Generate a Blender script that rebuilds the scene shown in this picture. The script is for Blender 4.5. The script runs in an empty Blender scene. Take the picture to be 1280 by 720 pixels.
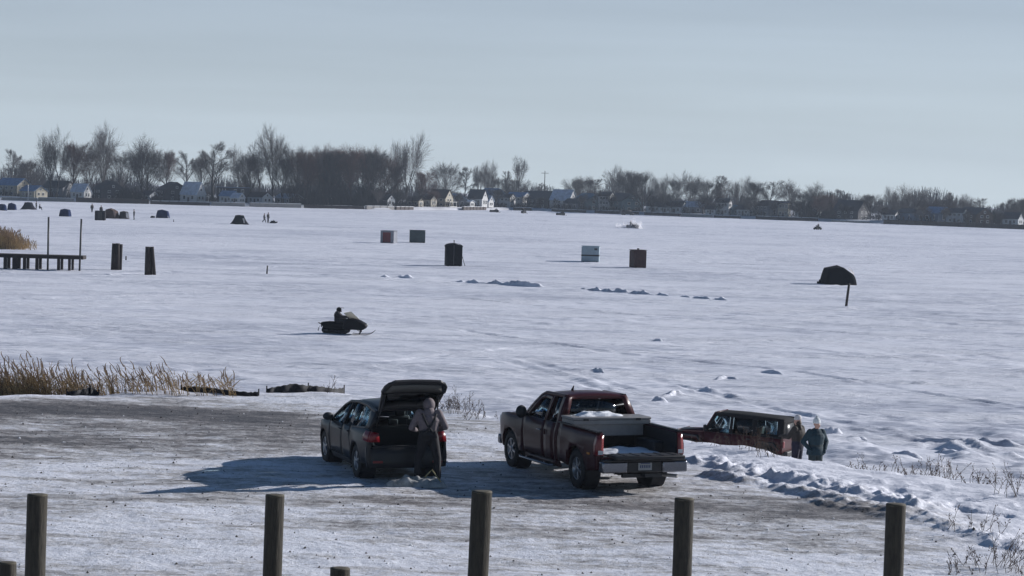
import bpy, bmesh, math, random
import numpy as np
from mathutils import Vector, Matrix

PI = math.pi
R = math.radians
scene = bpy.context.scene
COL = scene.collection

# ------------------------------------------------------------------ camera model
FPX, CAMZ, ROLL = 2900.0, 8.5, R(1.57)
PITCH = math.atan((360 - 229) / FPX)
_f = Vector((0, math.cos(PITCH), -math.sin(PITCH)))
_r0 = Vector((1, 0, 0)); _u0 = Vector((0, math.sin(PITCH), math.cos(PITCH)))
_r = _r0 * math.cos(ROLL) + _u0 * math.sin(ROLL)
_u = _u0 * math.cos(ROLL) - _r0 * math.sin(ROLL)
CAM = Vector((0, 0, CAMZ))

def ray(px, py):
    return _f + _r * ((px - 640) / FPX) + _u * ((360 - py) / FPX)

def G(px, py, z=0.0):
    """ground point seen at photo pixel (px, py) on the level z"""
    d = ray(px, py)
    return CAM + d * ((z - CAMZ) / d.z)

def at(px, d, z=0.0):
    """point at forward distance d (world y) and level z whose column is px"""
    py = 260.0
    for _ in range(12):
        v = ray(px, py); p = CAM + v * (d / v.y)
        py += (p.z - z) * FPX / d
    return p

def top_z(px, py, d):
    v = ray(px, py)
    return (CAM + v * (d / v.y)).z

# ------------------------------------------------------------------ materials
MATS = {}
def nodes_of(m):
    m.use_nodes = True
    return m.node_tree.nodes, m.node_tree.links

def mat(name, color, rough=0.6, metal=0.0, var=0.0, scale=6.0, bump=0.0, coat=0.0, spec=None, stretch=None, color2=None):
    if name in MATS: return MATS[name]
    m = bpy.data.materials.new(name); N, L = nodes_of(m)
    b = N['Principled BSDF']
    b.inputs['Base Color'].default_value = (*color, 1)
    b.inputs['Roughness'].default_value = rough
    b.inputs['Metallic'].default_value = metal
    if coat: b.inputs['Coat Weight'].default_value = coat; b.inputs['Coat Roughness'].default_value = 0.08
    if spec is not None: b.inputs['Specular IOR Level'].default_value = spec
    if var or bump or color2:
        tc = N.new('ShaderNodeTexCoord'); mp = N.new('ShaderNodeMapping')
        if stretch: mp.inputs['Scale'].default_value = stretch
        L.new(tc.outputs['Object'], mp.inputs['Vector'])
        n = N.new('ShaderNodeTexNoise'); n.inputs['Scale'].default_value = scale; n.inputs['Detail'].default_value = 6
        n.inputs['Roughness'].default_value = 0.65
        L.new(mp.outputs[0], n.inputs['Vector'])
        if var or color2:
            r = N.new('ShaderNodeValToRGB')
            c2 = color2 or tuple(min(1, c * (1 + var)) for c in color)
            c1 = color if color2 else tuple(c * (1 - var) for c in color)
            r.color_ramp.elements[0].position = 0.35; r.color_ramp.elements[1].position = 0.68
            r.color_ramp.elements[0].color = (*c1, 1); r.color_ramp.elements[1].color = (*c2, 1)
            L.new(n.outputs['Fac'], r.inputs['Fac']); L.new(r.outputs['Color'], b.inputs['Base Color'])
        if bump:
            bp = N.new('ShaderNodeBump'); bp.inputs['Strength'].default_value = bump; bp.inputs['Distance'].default_value = 0.02
            L.new(n.outputs['Fac'], bp.inputs['Height']); L.new(bp.outputs['Normal'], b.inputs['Normal'])
    MATS[name] = m
    return m

def glass(name, tint, gloss=0.10):
    if name in MATS: return MATS[name]
    m = bpy.data.materials.new(name); N, L = nodes_of(m)
    N.remove(N['Principled BSDF'])
    out = N['Material Output']
    t = N.new('ShaderNodeBsdfTransparent'); t.inputs['Color'].default_value = (*tint, 1)
    g = N.new('ShaderNodeBsdfGlossy'); g.inputs['Roughness'].default_value = 0.04; g.inputs['Color'].default_value = (.9, .95, 1, 1)
    fr = N.new('ShaderNodeFresnel'); fr.inputs['IOR'].default_value = 1.45
    mx = N.new('ShaderNodeMixShader')
    L.new(fr.outputs[0], mx.inputs[0]); L.new(t.outputs[0], mx.inputs[1]); L.new(g.outputs[0], mx.inputs[2])
    L.new(mx.outputs[0], out.inputs['Surface'])
    MATS[name] = m
    return m

# ------------------------------------------------------------------ objects
def props(o, label=None, cat=None, group=None, kind=None):
    if label: o['label'] = label
    if cat: o['category'] = cat
    if group: o['group'] = group
    if kind: o['kind'] = kind
    return o

def thing(name, label, cat, loc=(0, 0, 0), rz=0.0, group=None, tilt=(0, 0)):
    o = bpy.data.objects.new(name, None); COL.objects.link(o)
    o.empty_display_size = 0.2
    o.location = loc; o.rotation_euler = (tilt[0], tilt[1], rz)
    return props(o, label, cat, group)

def copy_tree(o, parent=None):
    c = o.copy(); COL.objects.link(c)
    if parent is not None:
        c.parent = parent
    for ch in list(o.children):
        copy_tree(ch, c)
    return c

class MB:
    """collects shapes in a bmesh; build() links them as ONE mesh object"""
    def __init__(s): s.bm = bmesh.new()
    def _face(s, vs, mi=0, smooth=False):
        try: f = s.bm.faces.new(vs)
        except ValueError: return None
        f.material_index = mi; f.smooth = smooth
        return f
    def mesh(s, pts, faces, mi=0, smooth=False):
        v = [s.bm.verts.new(p) for p in pts]
        for f in faces: s._face([v[i] for i in f], mi, smooth)
        return v
    def box(s, c, size, rz=0.0, mi=0, bevel=0.0, rot=None):
        hx, hy, hz = size[0] / 2, size[1] / 2, size[2] / 2
        M = rot if rot is not None else Matrix.Rotation(rz, 3, 'Z')
        c = Vector(c)
        P = [c + M @ Vector((x * hx, y * hy, z * hz)) for x in (-1, 1) for y in (-1, 1) for z in (-1, 1)]
        v = s.mesh(P, [(0, 1, 3, 2), (4, 6, 7, 5), (0, 4, 5, 1), (2, 3, 7, 6), (0, 2, 6, 4), (1, 5, 7, 3)], mi)
        if bevel:
            es = list({e for q in v for e in q.link_edges})
            r = bmesh.ops.bevel(s.bm, geom=es, offset=bevel, segments=2, profile=0.5, affect='EDGES')
            for f in r['faces']: f.material_index = mi; f.smooth = True
        return s
    def tube(s, pts, radii, n=8, mi=0, caps=True, smooth=True, flat=1.0, flat_dir=None):
        pts = [Vector(p) for p in pts]
        if not hasattr(radii, '__len__'): radii = [radii] * len(pts)
        rings = []; prev = None
        for i, p in enumerate(pts):
            t = (pts[min(i + 1, len(pts) - 1)] - pts[max(i - 1, 0)]).normalized()
            ref = prev if prev is not None else (Vector(flat_dir) if flat_dir else (Vector((0, 0, 1)) if abs(t.z) < 0.9 else Vector((1, 0, 0))))
            a = (ref - t * ref.dot(t)).normalized(); b = t.cross(a); prev = a
            rings.append([s.bm.verts.new(p + (a * math.cos(2 * PI * k / n) * flat + b * math.sin(2 * PI * k / n)) * radii[i]) for k in range(n)])
        for A, B in zip(rings, rings[1:]):
            for k in range(n): s._face([A[k], A[(k + 1) % n], B[(k + 1) % n], B[k]], mi, smooth)
        if caps:
            s._face(rings[0][::-1], mi); s._face(rings[-1], mi)
        return s
    def cyl(s, p0, p1, r0, r1=None, n=12, mi=0, caps=True, smooth=True):
        return s.tube([p0, p1], [r0, r0 if r1 is None else r1], n, mi, caps, smooth)
    def lathe(s, prof, axis_o=(0, 0, 0), axis='z', n=24, mi=0, smooth=True):
        """prof: list of (radius, height along axis)"""
        o = Vector(axis_o); rings = []
        for r_, h in prof:
            ring = []
            for k in range(n):
                a = 2 * PI * k / n; c, d = math.cos(a) * r_, math.sin(a) * r_
                p = {'z': (c, d, h), 'y': (c, h, d), 'x': (h, c, d)}[axis]
                ring.append(s.bm.verts.new(o + Vector(p)))
            rings.append(ring)
        for A, B in zip(rings, rings[1:]):
            for k in range(n): s._face([A[k], A[(k + 1) % n], B[(k + 1) % n], B[k]], mi, smooth)
        if prof[0][0] > 1e-4: s._face(rings[0][::-1], mi)
        if prof[-1][0] > 1e-4: s._face(rings[-1], mi)
        return s
    def ball(s, c, r_, sc=(1, 1, 1), mi=0, sub=2):
        r = bmesh.ops.create_icosphere(s.bm, subdivisions=sub, radius=r_)
        for v in r['verts']: v.co = Vector(c) + Vector((v.co.x * sc[0], v.co.y * sc[1], v.co.z * sc[2]))
        for f in {f for v in r['verts'] for f in v.link_faces}: f.material_index = mi; f.smooth = True
        return s
    def prism(s, poly, fn0, fn1, mi=0, smooth=False):
        """poly 2D; fn0/fn1 map (u,v) to the two end faces"""
        A = [s.bm.verts.new(fn0(u, v)) for u, v in poly]; B = [s.bm.verts.new(fn1(u, v)) for u, v in poly]
        n = len(poly)
        s._face(A[::-1], mi); s._face(B, mi)
        for k in range(n): s._face([A[k], A[(k + 1) % n], B[(k + 1) % n], B[k]], mi, smooth)
        return s
    def panel(s, poly, fmap, thick, step=0.14, mi=0, smooth=True):
        """2D outline cut into a grid, bent through fmap(u, v, w), given a thickness"""
        b = bmesh.new()
        b.faces.new([b.verts.new((u, v, 0)) for u, v in poly])
        for ax in (0, 1):
            lo = min(p[ax] for p in poly); hi = max(p[ax] for p in poly)
            n = max(1, int((hi - lo) / step))
            for k in range(1, n):
                co = [0, 0, 0]; no = [0, 0, 0]; co[ax] = lo + (hi - lo) * k / n; no[ax] = 1
                bmesh.ops.bisect_plane(b, geom=b.verts[:] + b.edges[:] + b.faces[:], dist=1e-5, plane_co=co, plane_no=no)
        b.verts.index_update()
        O = [s.bm.verts.new(fmap(v.co.x, v.co.y, 0.0)) for v in b.verts]
        I = [s.bm.verts.new(fmap(v.co.x, v.co.y, thick)) for v in b.verts]
        for f in b.faces:
            ids = [v.index for v in f.verts]
            s._face([O[i] for i in ids], mi, smooth); s._face([I[i] for i in reversed(ids)], mi, smooth)
        for e in b.edges:
            if len(e.link_faces) == 1:
                i, j = e.verts[0].index, e.verts[1].index
                s._face([O[i], O[j], I[j], I[i]], mi)
        b.free()
        return s
    def sheet(s, rows, off=None, mi=0, smooth=True, closed=False):
        """grid of points; off: thickness vector"""
        V = [[s.bm.verts.new(p) for p in r] for r in rows]
        nr, nc = len(V), len(V[0])
        for i in range(nr - 1):
            for j in range(nc - 1): s._face([V[i][j], V[i][j + 1], V[i + 1][j + 1], V[i + 1][j]], mi, smooth)
        if off is not None:
            o = Vector(off)
            W = [[s.bm.verts.new(v.co + o) for v in r] for r in V]
            for i in range(nr - 1):
                for j in range(nc - 1): s._face([W[i][j], W[i + 1][j], W[i + 1][j + 1], W[i][j + 1]], mi, smooth)
            for i in range(nr - 1):
                s._face([V[i][0], V[i + 1][0], W[i + 1][0], W[i][0]], mi); s._face([V[i][-1], W[i][-1], W[i + 1][-1], V[i + 1][-1]], mi)
            for j in range(nc - 1):
                s._face([V[0][j], W[0][j], W[0][j + 1], V[0][j + 1]], mi); s._face([V[-1][j], V[-1][j + 1], W[-1][j + 1], W[-1][j]], mi)
        return s
    def build(s, name, mats, parent=None, recalc=True, loc=None, rz=0.0):
        if recalc: bmesh.ops.recalc_face_normals(s.bm, faces=s.bm.faces)
        me = bpy.data.meshes.new(name); s.bm.to_mesh(me); s.bm.free()
        for m in (mats if isinstance(mats, (list, tuple)) else [mats]): me.materials.append(m)
        o = bpy.data.objects.new(name, me); COL.objects.link(o)
        if parent is not None: o.parent = parent
        if loc is not None: o.location = loc; o.rotation_euler = (0, 0, rz)
        return o

def raw_mesh(name, verts, faces, mats, parent=None, smooth=False, mat_ids=None):
    me = bpy.data.meshes.new(name)
    verts = np.asarray(verts, dtype=np.float32)
    faces = np.asarray(faces, dtype=np.int32)
    nf, k = faces.shape
    me.vertices.add(len(verts)); me.vertices.foreach_set('co', verts.ravel())
    me.loops.add(nf * k); me.loops.foreach_set('vertex_index', faces.ravel())
    me.polygons.add(nf); me.polygons.foreach_set('loop_start', np.arange(nf, dtype=np.int32) * k)
    if smooth: me.polygons.foreach_set('use_smooth', np.ones(nf, dtype=bool))
    if mat_ids is not None: me.polygons.foreach_set('material_index', np.asarray(mat_ids, dtype=np.int32))
    me.update(calc_edges=True); me.validate()
    for m in (mats if isinstance(mats, (list, tuple)) else [mats]): me.materials.append(m)
    o = bpy.data.objects.new(name, me); COL.objects.link(o)
    if parent is not None: o.parent = parent
    return o

# ------------------------------------------------------------------ numpy noise
_rs = np.random.RandomState(5)
_perm = _rs.permutation(65536)
_val = _rs.rand(65536) * 2 - 1
def vnoise(x, y, seed=0):
    xi = np.floor(x).astype(np.int64); yi = np.floor(y).astype(np.int64)
    fx = x - xi; fy = y - yi
    fx = fx * fx * fx * (fx * (fx * 6 - 15) + 10); fy = fy * fy * fy * (fy * (fy * 6 - 15) + 10)
    def h(a, b): return _val[(_perm[(a + seed * 131) & 65535] + b * 7) & 65535]
    return (h(xi, yi) * (1 - fx) + h(xi + 1, yi) * fx) * (1 - fy) + (h(xi, yi + 1) * (1 - fx) + h(xi + 1, yi + 1) * fx) * fy
def fbm(x, y, oct=4, seed=0, gain=0.5):
    s = np.zeros_like(x, dtype=float); a = 1.0; f = 1.0
    for o in range(oct):
        ca, sa = math.cos(0.6 * o), math.sin(0.6 * o)
        s += a * vnoise((x * ca - y * sa) * f + 17.3 * o, (x * sa + y * ca) * f + 9.1 * o, seed + o); a *= gain; f *= 2.03
    return s
def sstep(a, b, x):
    t = np.clip((x - a) / (b - a), 0, 1); return t * t * (3 - 2 * t)
# ================================================================== ground
LOT = 2.1
_edge_px = [(-200, 500), (0, 498), (200, 494), (400, 492), (520, 505), (600, 521), (700, 537), (790, 547), (870, 555), (985, 578), (1100, 594), (1280, 617), (1500, 650)]
_E = [G(px, py, LOT) for px, py in _edge_px]
_EX = np.array([-60] + [p.x for p in _E] + [40]); _EY = np.array([64] + [p.y for p in _E] + [30])
def edge_y(x): return np.interp(x, _EX, _EY)

def ridge_dist(x, y, pts):
    d = np.full_like(x, 1e9); tt = np.zeros_like(x); sg = np.zeros_like(x)
    L = 0.0
    for (ax, ay), (bx, by) in zip(pts, pts[1:]):
        vx, vy = bx - ax, by - ay; l2 = vx * vx + vy * vy
        t = np.clip(((x - ax) * vx + (y - ay) * vy) / l2, 0, 1)
        q = np.hypot(x - ax - vx * t, y - ay - vy * t)
        sg = np.where(q < d, np.sign(vx * (y - ay) - vy * (x - ax)), sg); tt = np.where(q < d, L + t * math.sqrt(l2), tt); d = np.minimum(d, q); L += math.sqrt(l2)
    ridge_dist.side = sg
    return d, tt, L
def rp(lst, z=LOT): return [(G(a, b, z).x, G(a, b, z).y) for a, b in lst]
RIDGE1 = rp([(845, 572), (930, 592), (1010, 606), (1090, 622), (1165, 640)])
RIDGE2 = rp([(862, 592), (950, 607), (1030, 622), (1110, 640), (1200, 668), (1290, 690)])
RIDGE3 = rp([(985, 622), (1080, 640), (1130, 655)])
BANKL = rp([(128, 492), (190, 489), (235, 492)])
BANKM = rp([(330, 491), (430, 488), (500, 497)])

def land_h(x, y):
    x = np.asarray(x, float); y = np.asarray(y, float)
    e = edge_y(x)
    right = sstep(3.0, 6.5, x)
    s = sstep(0.0, 1.0, (y - e - 0.3) / (7.0 + 3 * right))
    z = LOT + 0.03 * right * np.exp(-((y - e) / 2.2) ** 2)
    # lot roughness: ruts and packed snow
    rut = 0.012 * fbm(x * 0.9 + y * 0.25, y * 0.8, 3, 3) + 0.012 * fbm(x * 3.1, y * 3.0, 3, 11) + 0.03 * fbm(x * .25, y * .25, 2, 21)
    soft = 0.05 * fbm(x * 0.5, y * 0.8, 3, 31) + 0.025 * fbm(x * 1.6, y * 2.2, 3, 41)
    bankm = np.maximum(sstep(-1.2, 1.5, y - e), right * sstep(-5, -1.5, y - e))
    z = z + rut * (1 - bankm) + soft * bankm
    for pts, h, w, sd in ((RIDGE1, .19, .34, 50), (RIDGE2, .14, .30, 60), (RIDGE3, .07, .22, 65), (BANKL, .13, .5, 70), (BANKM, .05, .5, 80)):
        d, t, L = ridge_dist(x, y, pts)
        cl = np.clip(0.58 + 0.42 * vnoise(x * 1.1, y * 1.1, sd) + 0.30 * (1 - 2 * np.abs(vnoise(x * 2.6, y * 2.6, sd + 3))) + 0.22 * fbm(x * 6, y * 6, 3, sd + 1, .65), 0, 1.3) if sd < 70 else 0.7 + .3 * vnoise(x * .8, y * .8, sd)
        if sd < 70: d = np.where(ridge_dist.side > 0, d / 2.4, d / .55)
        endf = sstep(0, 0.6, t) * sstep(0, 0.6, L - t)
        z = z + h * np.exp(-(d / w) ** 2) * cl * endf
        if sd < 70:
            z = z + 0.05 * np.exp(-(d / (2.0 * w)) ** 2) * np.clip(fbm(x * 3.6, y * 3.6, 3, sd + 5), 0, 1) * endf
    # footprints and churned snow on the bank
    ch = right * np.exp(-((y - e + 3.8) / 2.0) ** 2)
    z = z - 0.10 * ch * np.clip(fbm(x * 2.6, y * 2.0, 3, 90), 0, 1)
    # wind-scoured lips
    z = z + 0.05 * bankm * np.abs(fbm(x * 0.7 + 3, y * 1.1, 3, 95))
    z = z * (1 - s) + (-0.6) * s
    # the ground comes up gently toward the viewer
    return z

def lake_h(x, y):
    x = np.asarray(x, float); y = np.asarray(y, float)
    near = 1 - sstep(80, 260, y)
    a = 0.03 * fbm(x * 0.10, y * 0.22, 3, 101)
    r = fbm(x * 0.33 + 0.1 * y, y * 0.75, 4, 111)
    b = 0.05 * np.abs(r) * (0.4 + 0.6 * near)
    msk = sstep(-0.1, 0.5, fbm(x * 0.045 + 5, y * 0.09, 3, 121))
    c = 0.07 * msk * np.clip(fbm(x * 0.55, y * 1.0, 4, 131), -0.2, 1)
    d = 0.014 * fbm(x * 1.7, y * 2.4, 3, 141) * near
    z = a + b + c + d
    rough = np.exp(-((y - 76) / 12) ** 2)
    z = z + 0.20 * rough * np.clip(fbm(x * 0.45, y * 0.55, 4, 151) - 0.25, 0, 1)
    # pressure-ridge drifts
    for pts, h, w, sd in ():
        dd, t, L = ridge_dist(x, y, pts)
        cl = np.clip(0.32 + 0.9 * vnoise(t * 0.25, t * 0 + sd, sd) + 0.5 * vnoise(x * 0.9, y * 0.9, sd), 0, 1.4)
        z = z + h * np.exp(-(dd / w) ** 2) * cl * sstep(0, 1.5, t) * sstep(0, 1.5, L - t)
    for pts, dep, w in TRACKS:
        dd, t, L = ridge_dist(x, y, pts)
        k = (.6 + .5 * vnoise(t * .8, t * 0 + 3, 7))
        z = z - dep * k * np.exp(-(dd / w) ** 4) + .5 * dep * k * np.exp(-((dd - 1.5 * w) / (.5 * w)) ** 2)
    for (mx, my, h, w, l) in MOUNDS:
        q = ((x - mx) / l) ** 2 + ((y - my) / w) ** 2
        z = z + h * np.exp(-q) * np.clip(.75 + 0.9 * fbm(x * 1.9, y * 2.2, 4, 171, .6), .1, 1.8)
    return z

DRIFTS = [(rp([(470, 346), (560, 350), (600, 353), (690, 358), (760, 363), (850, 371), (915, 376)], 0), 0.46, 0.7, 3),
          (rp([(330, 332), (380, 334)], 0), 0.2, 0.8, 5)]
TRACKS = [(rp(l, 0), d, w) for l, d, w in [
    ([(-40, 404), (120, 411), (260, 415.5), (405, 418.5)], .07, .32), ([(470, 420), (700, 419), (960, 433), (1330, 470)], .06, .30), ([(560, 410), (760, 441), (1000, 466), (1330, 520)], .08, .32),
    ([(820, 476), (1010, 522), (1160, 550), (1330, 562)], .10, .30), ([(1000, 510), (1140, 528), (1330, 534)], .08, .30), ([(450, 455), (640, 436), (900, 428), (1330, 420)], .06, .3),
    ([(-40, 376), (300, 366), (560, 372), (840, 398), (1330, 440)], .08, .34), ([(100, 345), (420, 330), (740, 338), (1000, 362), (1060, 356)], .08, .34), ([(1060, 545), (1180, 556), (1330, 590)], .10, .28),
    ([(620, 448), (700, 470), (760, 492)], .06, .3), ([(640, 446), (725, 468), (790, 490)], .06, .3)]]
MOUNDS = []
for (px, py, h, w, l) in [(1063, 386, .55, .6, 1.1), (820, 425, .22, .4, .5), (1072, 478, .25, .5, .5), (1180, 560, .3, .8, 1.5), (1150, 480, .2, .6, 1.4), (165, 313, .3, 1, 1.5)]:
    g = G(px, py); MOUNDS.append((g.x, g.y, h * (.40 if py < 400 else .44), w * .62, l * .95))

# ---- snow materials
def snow_mat(name, lot=False, far=False):
    m = bpy.data.materials.new(name); N, L = nodes_of(m); b = N['Principled BSDF']
    geo = N.new('ShaderNodeNewGeometry')
    def noise(scale, sx=1, sy=1, det=5, rough=.6, rot=0.0):
        mp = N.new('ShaderNodeMapping'); mp.inputs['Scale'].default_value = (sx, sy, 1); mp.inputs['Rotation'].default_value = (0, 0, rot)
        L.new(geo.outputs['Position'], mp.inputs['Vector'])
        n = N.new('ShaderNodeTexNoise'); n.inputs['Scale'].default_value = scale; n.inputs['Detail'].default_value = det; n.inputs['Roughness'].default_value = rough
        L.new(mp.outputs[0], n.inputs['Vector']); return n.outputs['Fac']
    def ramp(f, stops):
        r = N.new('ShaderNodeValToRGB'); e = r.color_ramp.elements
        while len(e) < len(stops): e.new(0.5)
        for k, (p, c) in enumerate(stops): e[k].position = p; e[k].color = (*c, 1)
        L.new(f, r.inputs['Fac']); return r.outputs['Color']
    def mix(f, a, c, mode='MIX'):
        x = N.new('ShaderNodeMix'); x.data_type = 'RGBA'; x.blend_type = mode
        if isinstance(f, float): x.inputs[0].default_value = f
        else: L.new(f, x.inputs[0])
        for s_, v in ((6, a), (7, c)):
            if isinstance(v, tuple): x.inputs[s_].default_value = (*v, 1)
            else: L.new(v, x.inputs[s_])
        return x.outputs[2]
    def math_(op, a, c):
        x = N.new('ShaderNodeMath'); x.operation = op
        for k, v in ((0, a), (1, c)):
            if isinstance(v, (int, float)): x.inputs[k].default_value = v
            else: L.new(v, x.inputs[k])
        return x.outputs[0]
    W = (0.785, 0.795, 0.865); ICE = (0.41, 0.43, 0.52)
    if not lot:
        # wind-packed snow with bare grey ice showing through in streaks
        f1 = noise(0.07, 1, 3.0, 6, .62, .10); f2 = noise(0.6, 1, 3.0, 8, .70, -.10); f3 = noise(0.012, 1, 2.0, 4, .6)
        s_ = math_('ADD', math_('MULTIPLY', f1, .30), math_('ADD', math_('MULTIPLY', f2, .50), math_('MULTIPLY', f3, .2)))
        col = ramp(s_, [(0.40, ICE), (0.46, (0.59, 0.61, 0.69)), (0.52, W)])
        L.new(col, b.inputs['Base Color'])
        msk = N.new('ShaderNodeMapRange'); L.new(noise(0.10, 1, 2.2, 4, .6, .2), msk.inputs['Value']); msk.inputs['From Min'].default_value = .36; msk.inputs['From Max'].default_value = .60; msk.inputs['To Min'].default_value = .25; msk.inputs['To Max'].default_value = 1.0
        h = math_('ADD', math_('MULTIPLY', noise(0.6, 1, 2.6, 3, .6, .08), .42), math_('MULTIPLY', math_('MULTIPLY', noise(2.2, .8, 3.0, 6, .70, -.08), msk.outputs[0]), .62))
        bp = N.new('ShaderNodeBump'); bp.inputs['Strength'].default_value = 1.0; bp.inputs['Distance'].default_value = 0.24
        b.inputs['Roughness'].default_value = 0.55
    else:
        # attribute 'lot': 1 where traffic packs the snow, 0 on the soft bank
        at_ = N.new('ShaderNodeAttribute'); at_.attribute_name = 'lot'
        f1 = noise(0.30, .6, 1.7, 5, .62, .22); f2 = noise(1.3, .6, 1.7, 8, .75, .16); f3 = noise(6, 1, 1, 6, .75)
        dk = N.new('ShaderNodeAttribute'); dk.attribute_name = 'bare'
        s_ = math_('ADD', math_('MULTIPLY', f1, .34), math_('ADD', math_('MULTIPLY', f2, .42), math_('MULTIPLY', f3, .24)))
        s_ = math_('SUBTRACT', s_, math_('MULTIPLY', dk.outputs['Fac'], .18))
        packed = ramp(s_, [(0.34, (0.085, 0.08, 0.082)), (0.41, (0.20, 0.185, 0.18)), (0.465, (0.46, 0.45, 0.455)), (0.53, (0.74, 0.755, 0.82))])
        grit = ramp(noise(16, 1, 1, 3, .75), [(0.33, (0.25, 0.22, 0.19)), (0.40, (1, 1, 1))])
        packed = mix(0.8, packed, grit, 'MULTIPLY')
        col = mix(at_.outputs['Fac'], W, packed)
        L.new(col, b.inputs['Base Color'])
        h = math_('ADD', math_('MULTIPLY', noise(1.8, 1, 1.3, 5, .65), .40), math_('MULTIPLY', noise(7, 1, 1, 6, .72), .40))
        bp = N.new('ShaderNodeBump'); bp.inputs['Strength'].default_value = 0.9; bp.inputs['Distance'].default_value = 0.11
        b.inputs['Roughness'].default_value = 0.6
    L.new(h, bp.inputs['Height']); L.new(bp.outputs['Normal'], b.inputs['Normal'])
    return m
LAKE_M = snow_mat('wind_packed_snow'); LOT_M = snow_mat('packed_lot_snow', lot=True)

def grid_obj(name, X, Y, Z, m):
    nr, nc = X.shape
    V = np.stack([X.ravel(), Y.ravel(), Z.ravel()], 1)
    i = np.arange((nr - 1) * (nc - 1)); r_ = i // (nc - 1); c = i % (nc - 1); a = r_ * nc + c
    F = np.stack([a, a + 1, a + nc + 1, a + nc], 1)
    return raw_mesh(name, V, F, m, smooth=True)

# frozen lake: one sheet, finer near the viewer
ys = [-30.0, 20.0, 45.0, 55.0]
while ys[-1] < 780: ys.append(ys[-1] + max(0.12, ys[-1] * 0.0018))
ys += [900, 1100, 1400, 1700]
ys = np.array(ys)
u = np.concatenate([[-1.0], np.linspace(-1, 1, 441), [1.0]])
hw = np.maximum(ys * 0.262, 12) + 6
X = ys[:, None] * 0 + u[None, :] * hw[:, None]
X[:, 0] = -700; X[:, -1] = 700
Y = np.repeat(ys[:, None], X.shape[1], 1)
Z = lake_h(X, Y)
Z[:, 0] = 0; Z[:, -1] = 0
Z = np.where((Y < 58) | (Y > 800), -0.05, Z)
lake = grid_obj('frozen_lake', X, Y, Z, LAKE_M); props(lake, kind='structure', label='wide snow-covered frozen lake with wind streaks')

# near land: parking lot and snow bank, one sheet
xs = np.concatenate([np.linspace(-60, -16, 45)[:-1], np.arange(-16, 2.5, 0.10), np.arange(2.5, 13, .065), np.linspace(13, 60, 45)])
ys2 = np.concatenate([np.linspace(-30, 34, 33)[:-1], np.arange(34, 58, 0.07), np.arange(58, 68, 0.10), np.linspace(68, 82, 60)])
X, Y = np.meshgrid(xs, ys2); Z = land_h(X, Y)
lotg = grid_obj('parking_lot', X, Y, Z, LOT_M); props(lotg, kind='structure', label='snowy gravel parking lot with packed tyre tracks')
e = edge_y(X)
bank = np.maximum(sstep(-1.0, 0.6, Y - e), sstep(2.6, 5.2, X) * sstep(-7.0, -3.5, Y - e + 0.35 * (X - 4) * 0))
bank = np.maximum(bank, sstep(7.6, 10, X + (Y - 45) * 0.1))
bank = np.clip(bank + 0.35 * fbm(X * 0.6, Y * 0.9, 3, 77) * (bank > 0.02) * (bank < .98), 0, 1)
at1 = lotg.data.attributes.new('lot', 'FLOAT', 'POINT'); at1.data.foreach_set('value', (1 - bank).ravel().astype(np.float32))
# bare gravel lanes behind the vehicles, at the far left of the lot
lane = np.exp(-((Y - (62 - 0.10 * (X + 14))) / 2.6) ** 2) * (1 - sstep(-7, -2.5, X)) + 0.55 * np.exp(-((Y - 55.5 - 0.2 * (X + 9)) / 3.0) ** 2) * (1 - sstep(-6, -1, X)) + 0.42 * np.exp(-((Y - 46 ) / 3.2) ** 2) * sstep(-8, 1, X) * (1 - sstep(6, 9, X)) - 0.05 * sstep(44, 39, Y)
at2 = lotg.data.attributes.new('bare', 'FLOAT', 'POINT'); at2.data.foreach_set('value', lane.ravel().astype(np.float32))

def gz(x, y):
    """ground level under a point"""
    a = float(land_h(np.array([x]), np.array([y]))[0]); b = float(lake_h(np.array([x]), np.array([y]))[0])
    return max(a, b) if y < 82 else b

# far shore: shoreline polyline by photo column
_SH = [(-300, 640), (0, 640), (300, 642), (480, 655), (560, 690), (640, 735), (740, 715), (850, 690), (1000, 668), (1280, 615), (1600, 560)]
def shore_d(px): return float(np.interp(px, [a for a, _ in _SH], [b for _, b in _SH]))
def shore_pt(px, back=0.0, z=0.0): return at(px, shore_d(px) + back, z)
FARZ = 0.9
cols = list(range(-700, 2000, 20)); rows = []
for bk, z in ((-1.5, -0.3), (0.0, 0.45), (3, 0.8), (8, FARZ), (40, FARZ + .1), (250, FARZ + .3), (700, FARZ + .5)):
    r_ = []
    for c in cols:
        p = shore_pt(c, bk, 0); r_.append((p.x, p.y, z + 0.25 * math.sin(c * .37 + bk) * (0.3 if bk < 9 else .6)))
    rows.append(r_)
b = MB(); b.sheet(rows); fs = b.build('far_shore', mat('shore_snow', (0.46, 0.47, 0.51), .7, var=.25, scale=.15)); props(fs, kind='structure', label='low snowy far shore of the lake')
for p in fs.data.polygons: p.use_smooth = True

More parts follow.
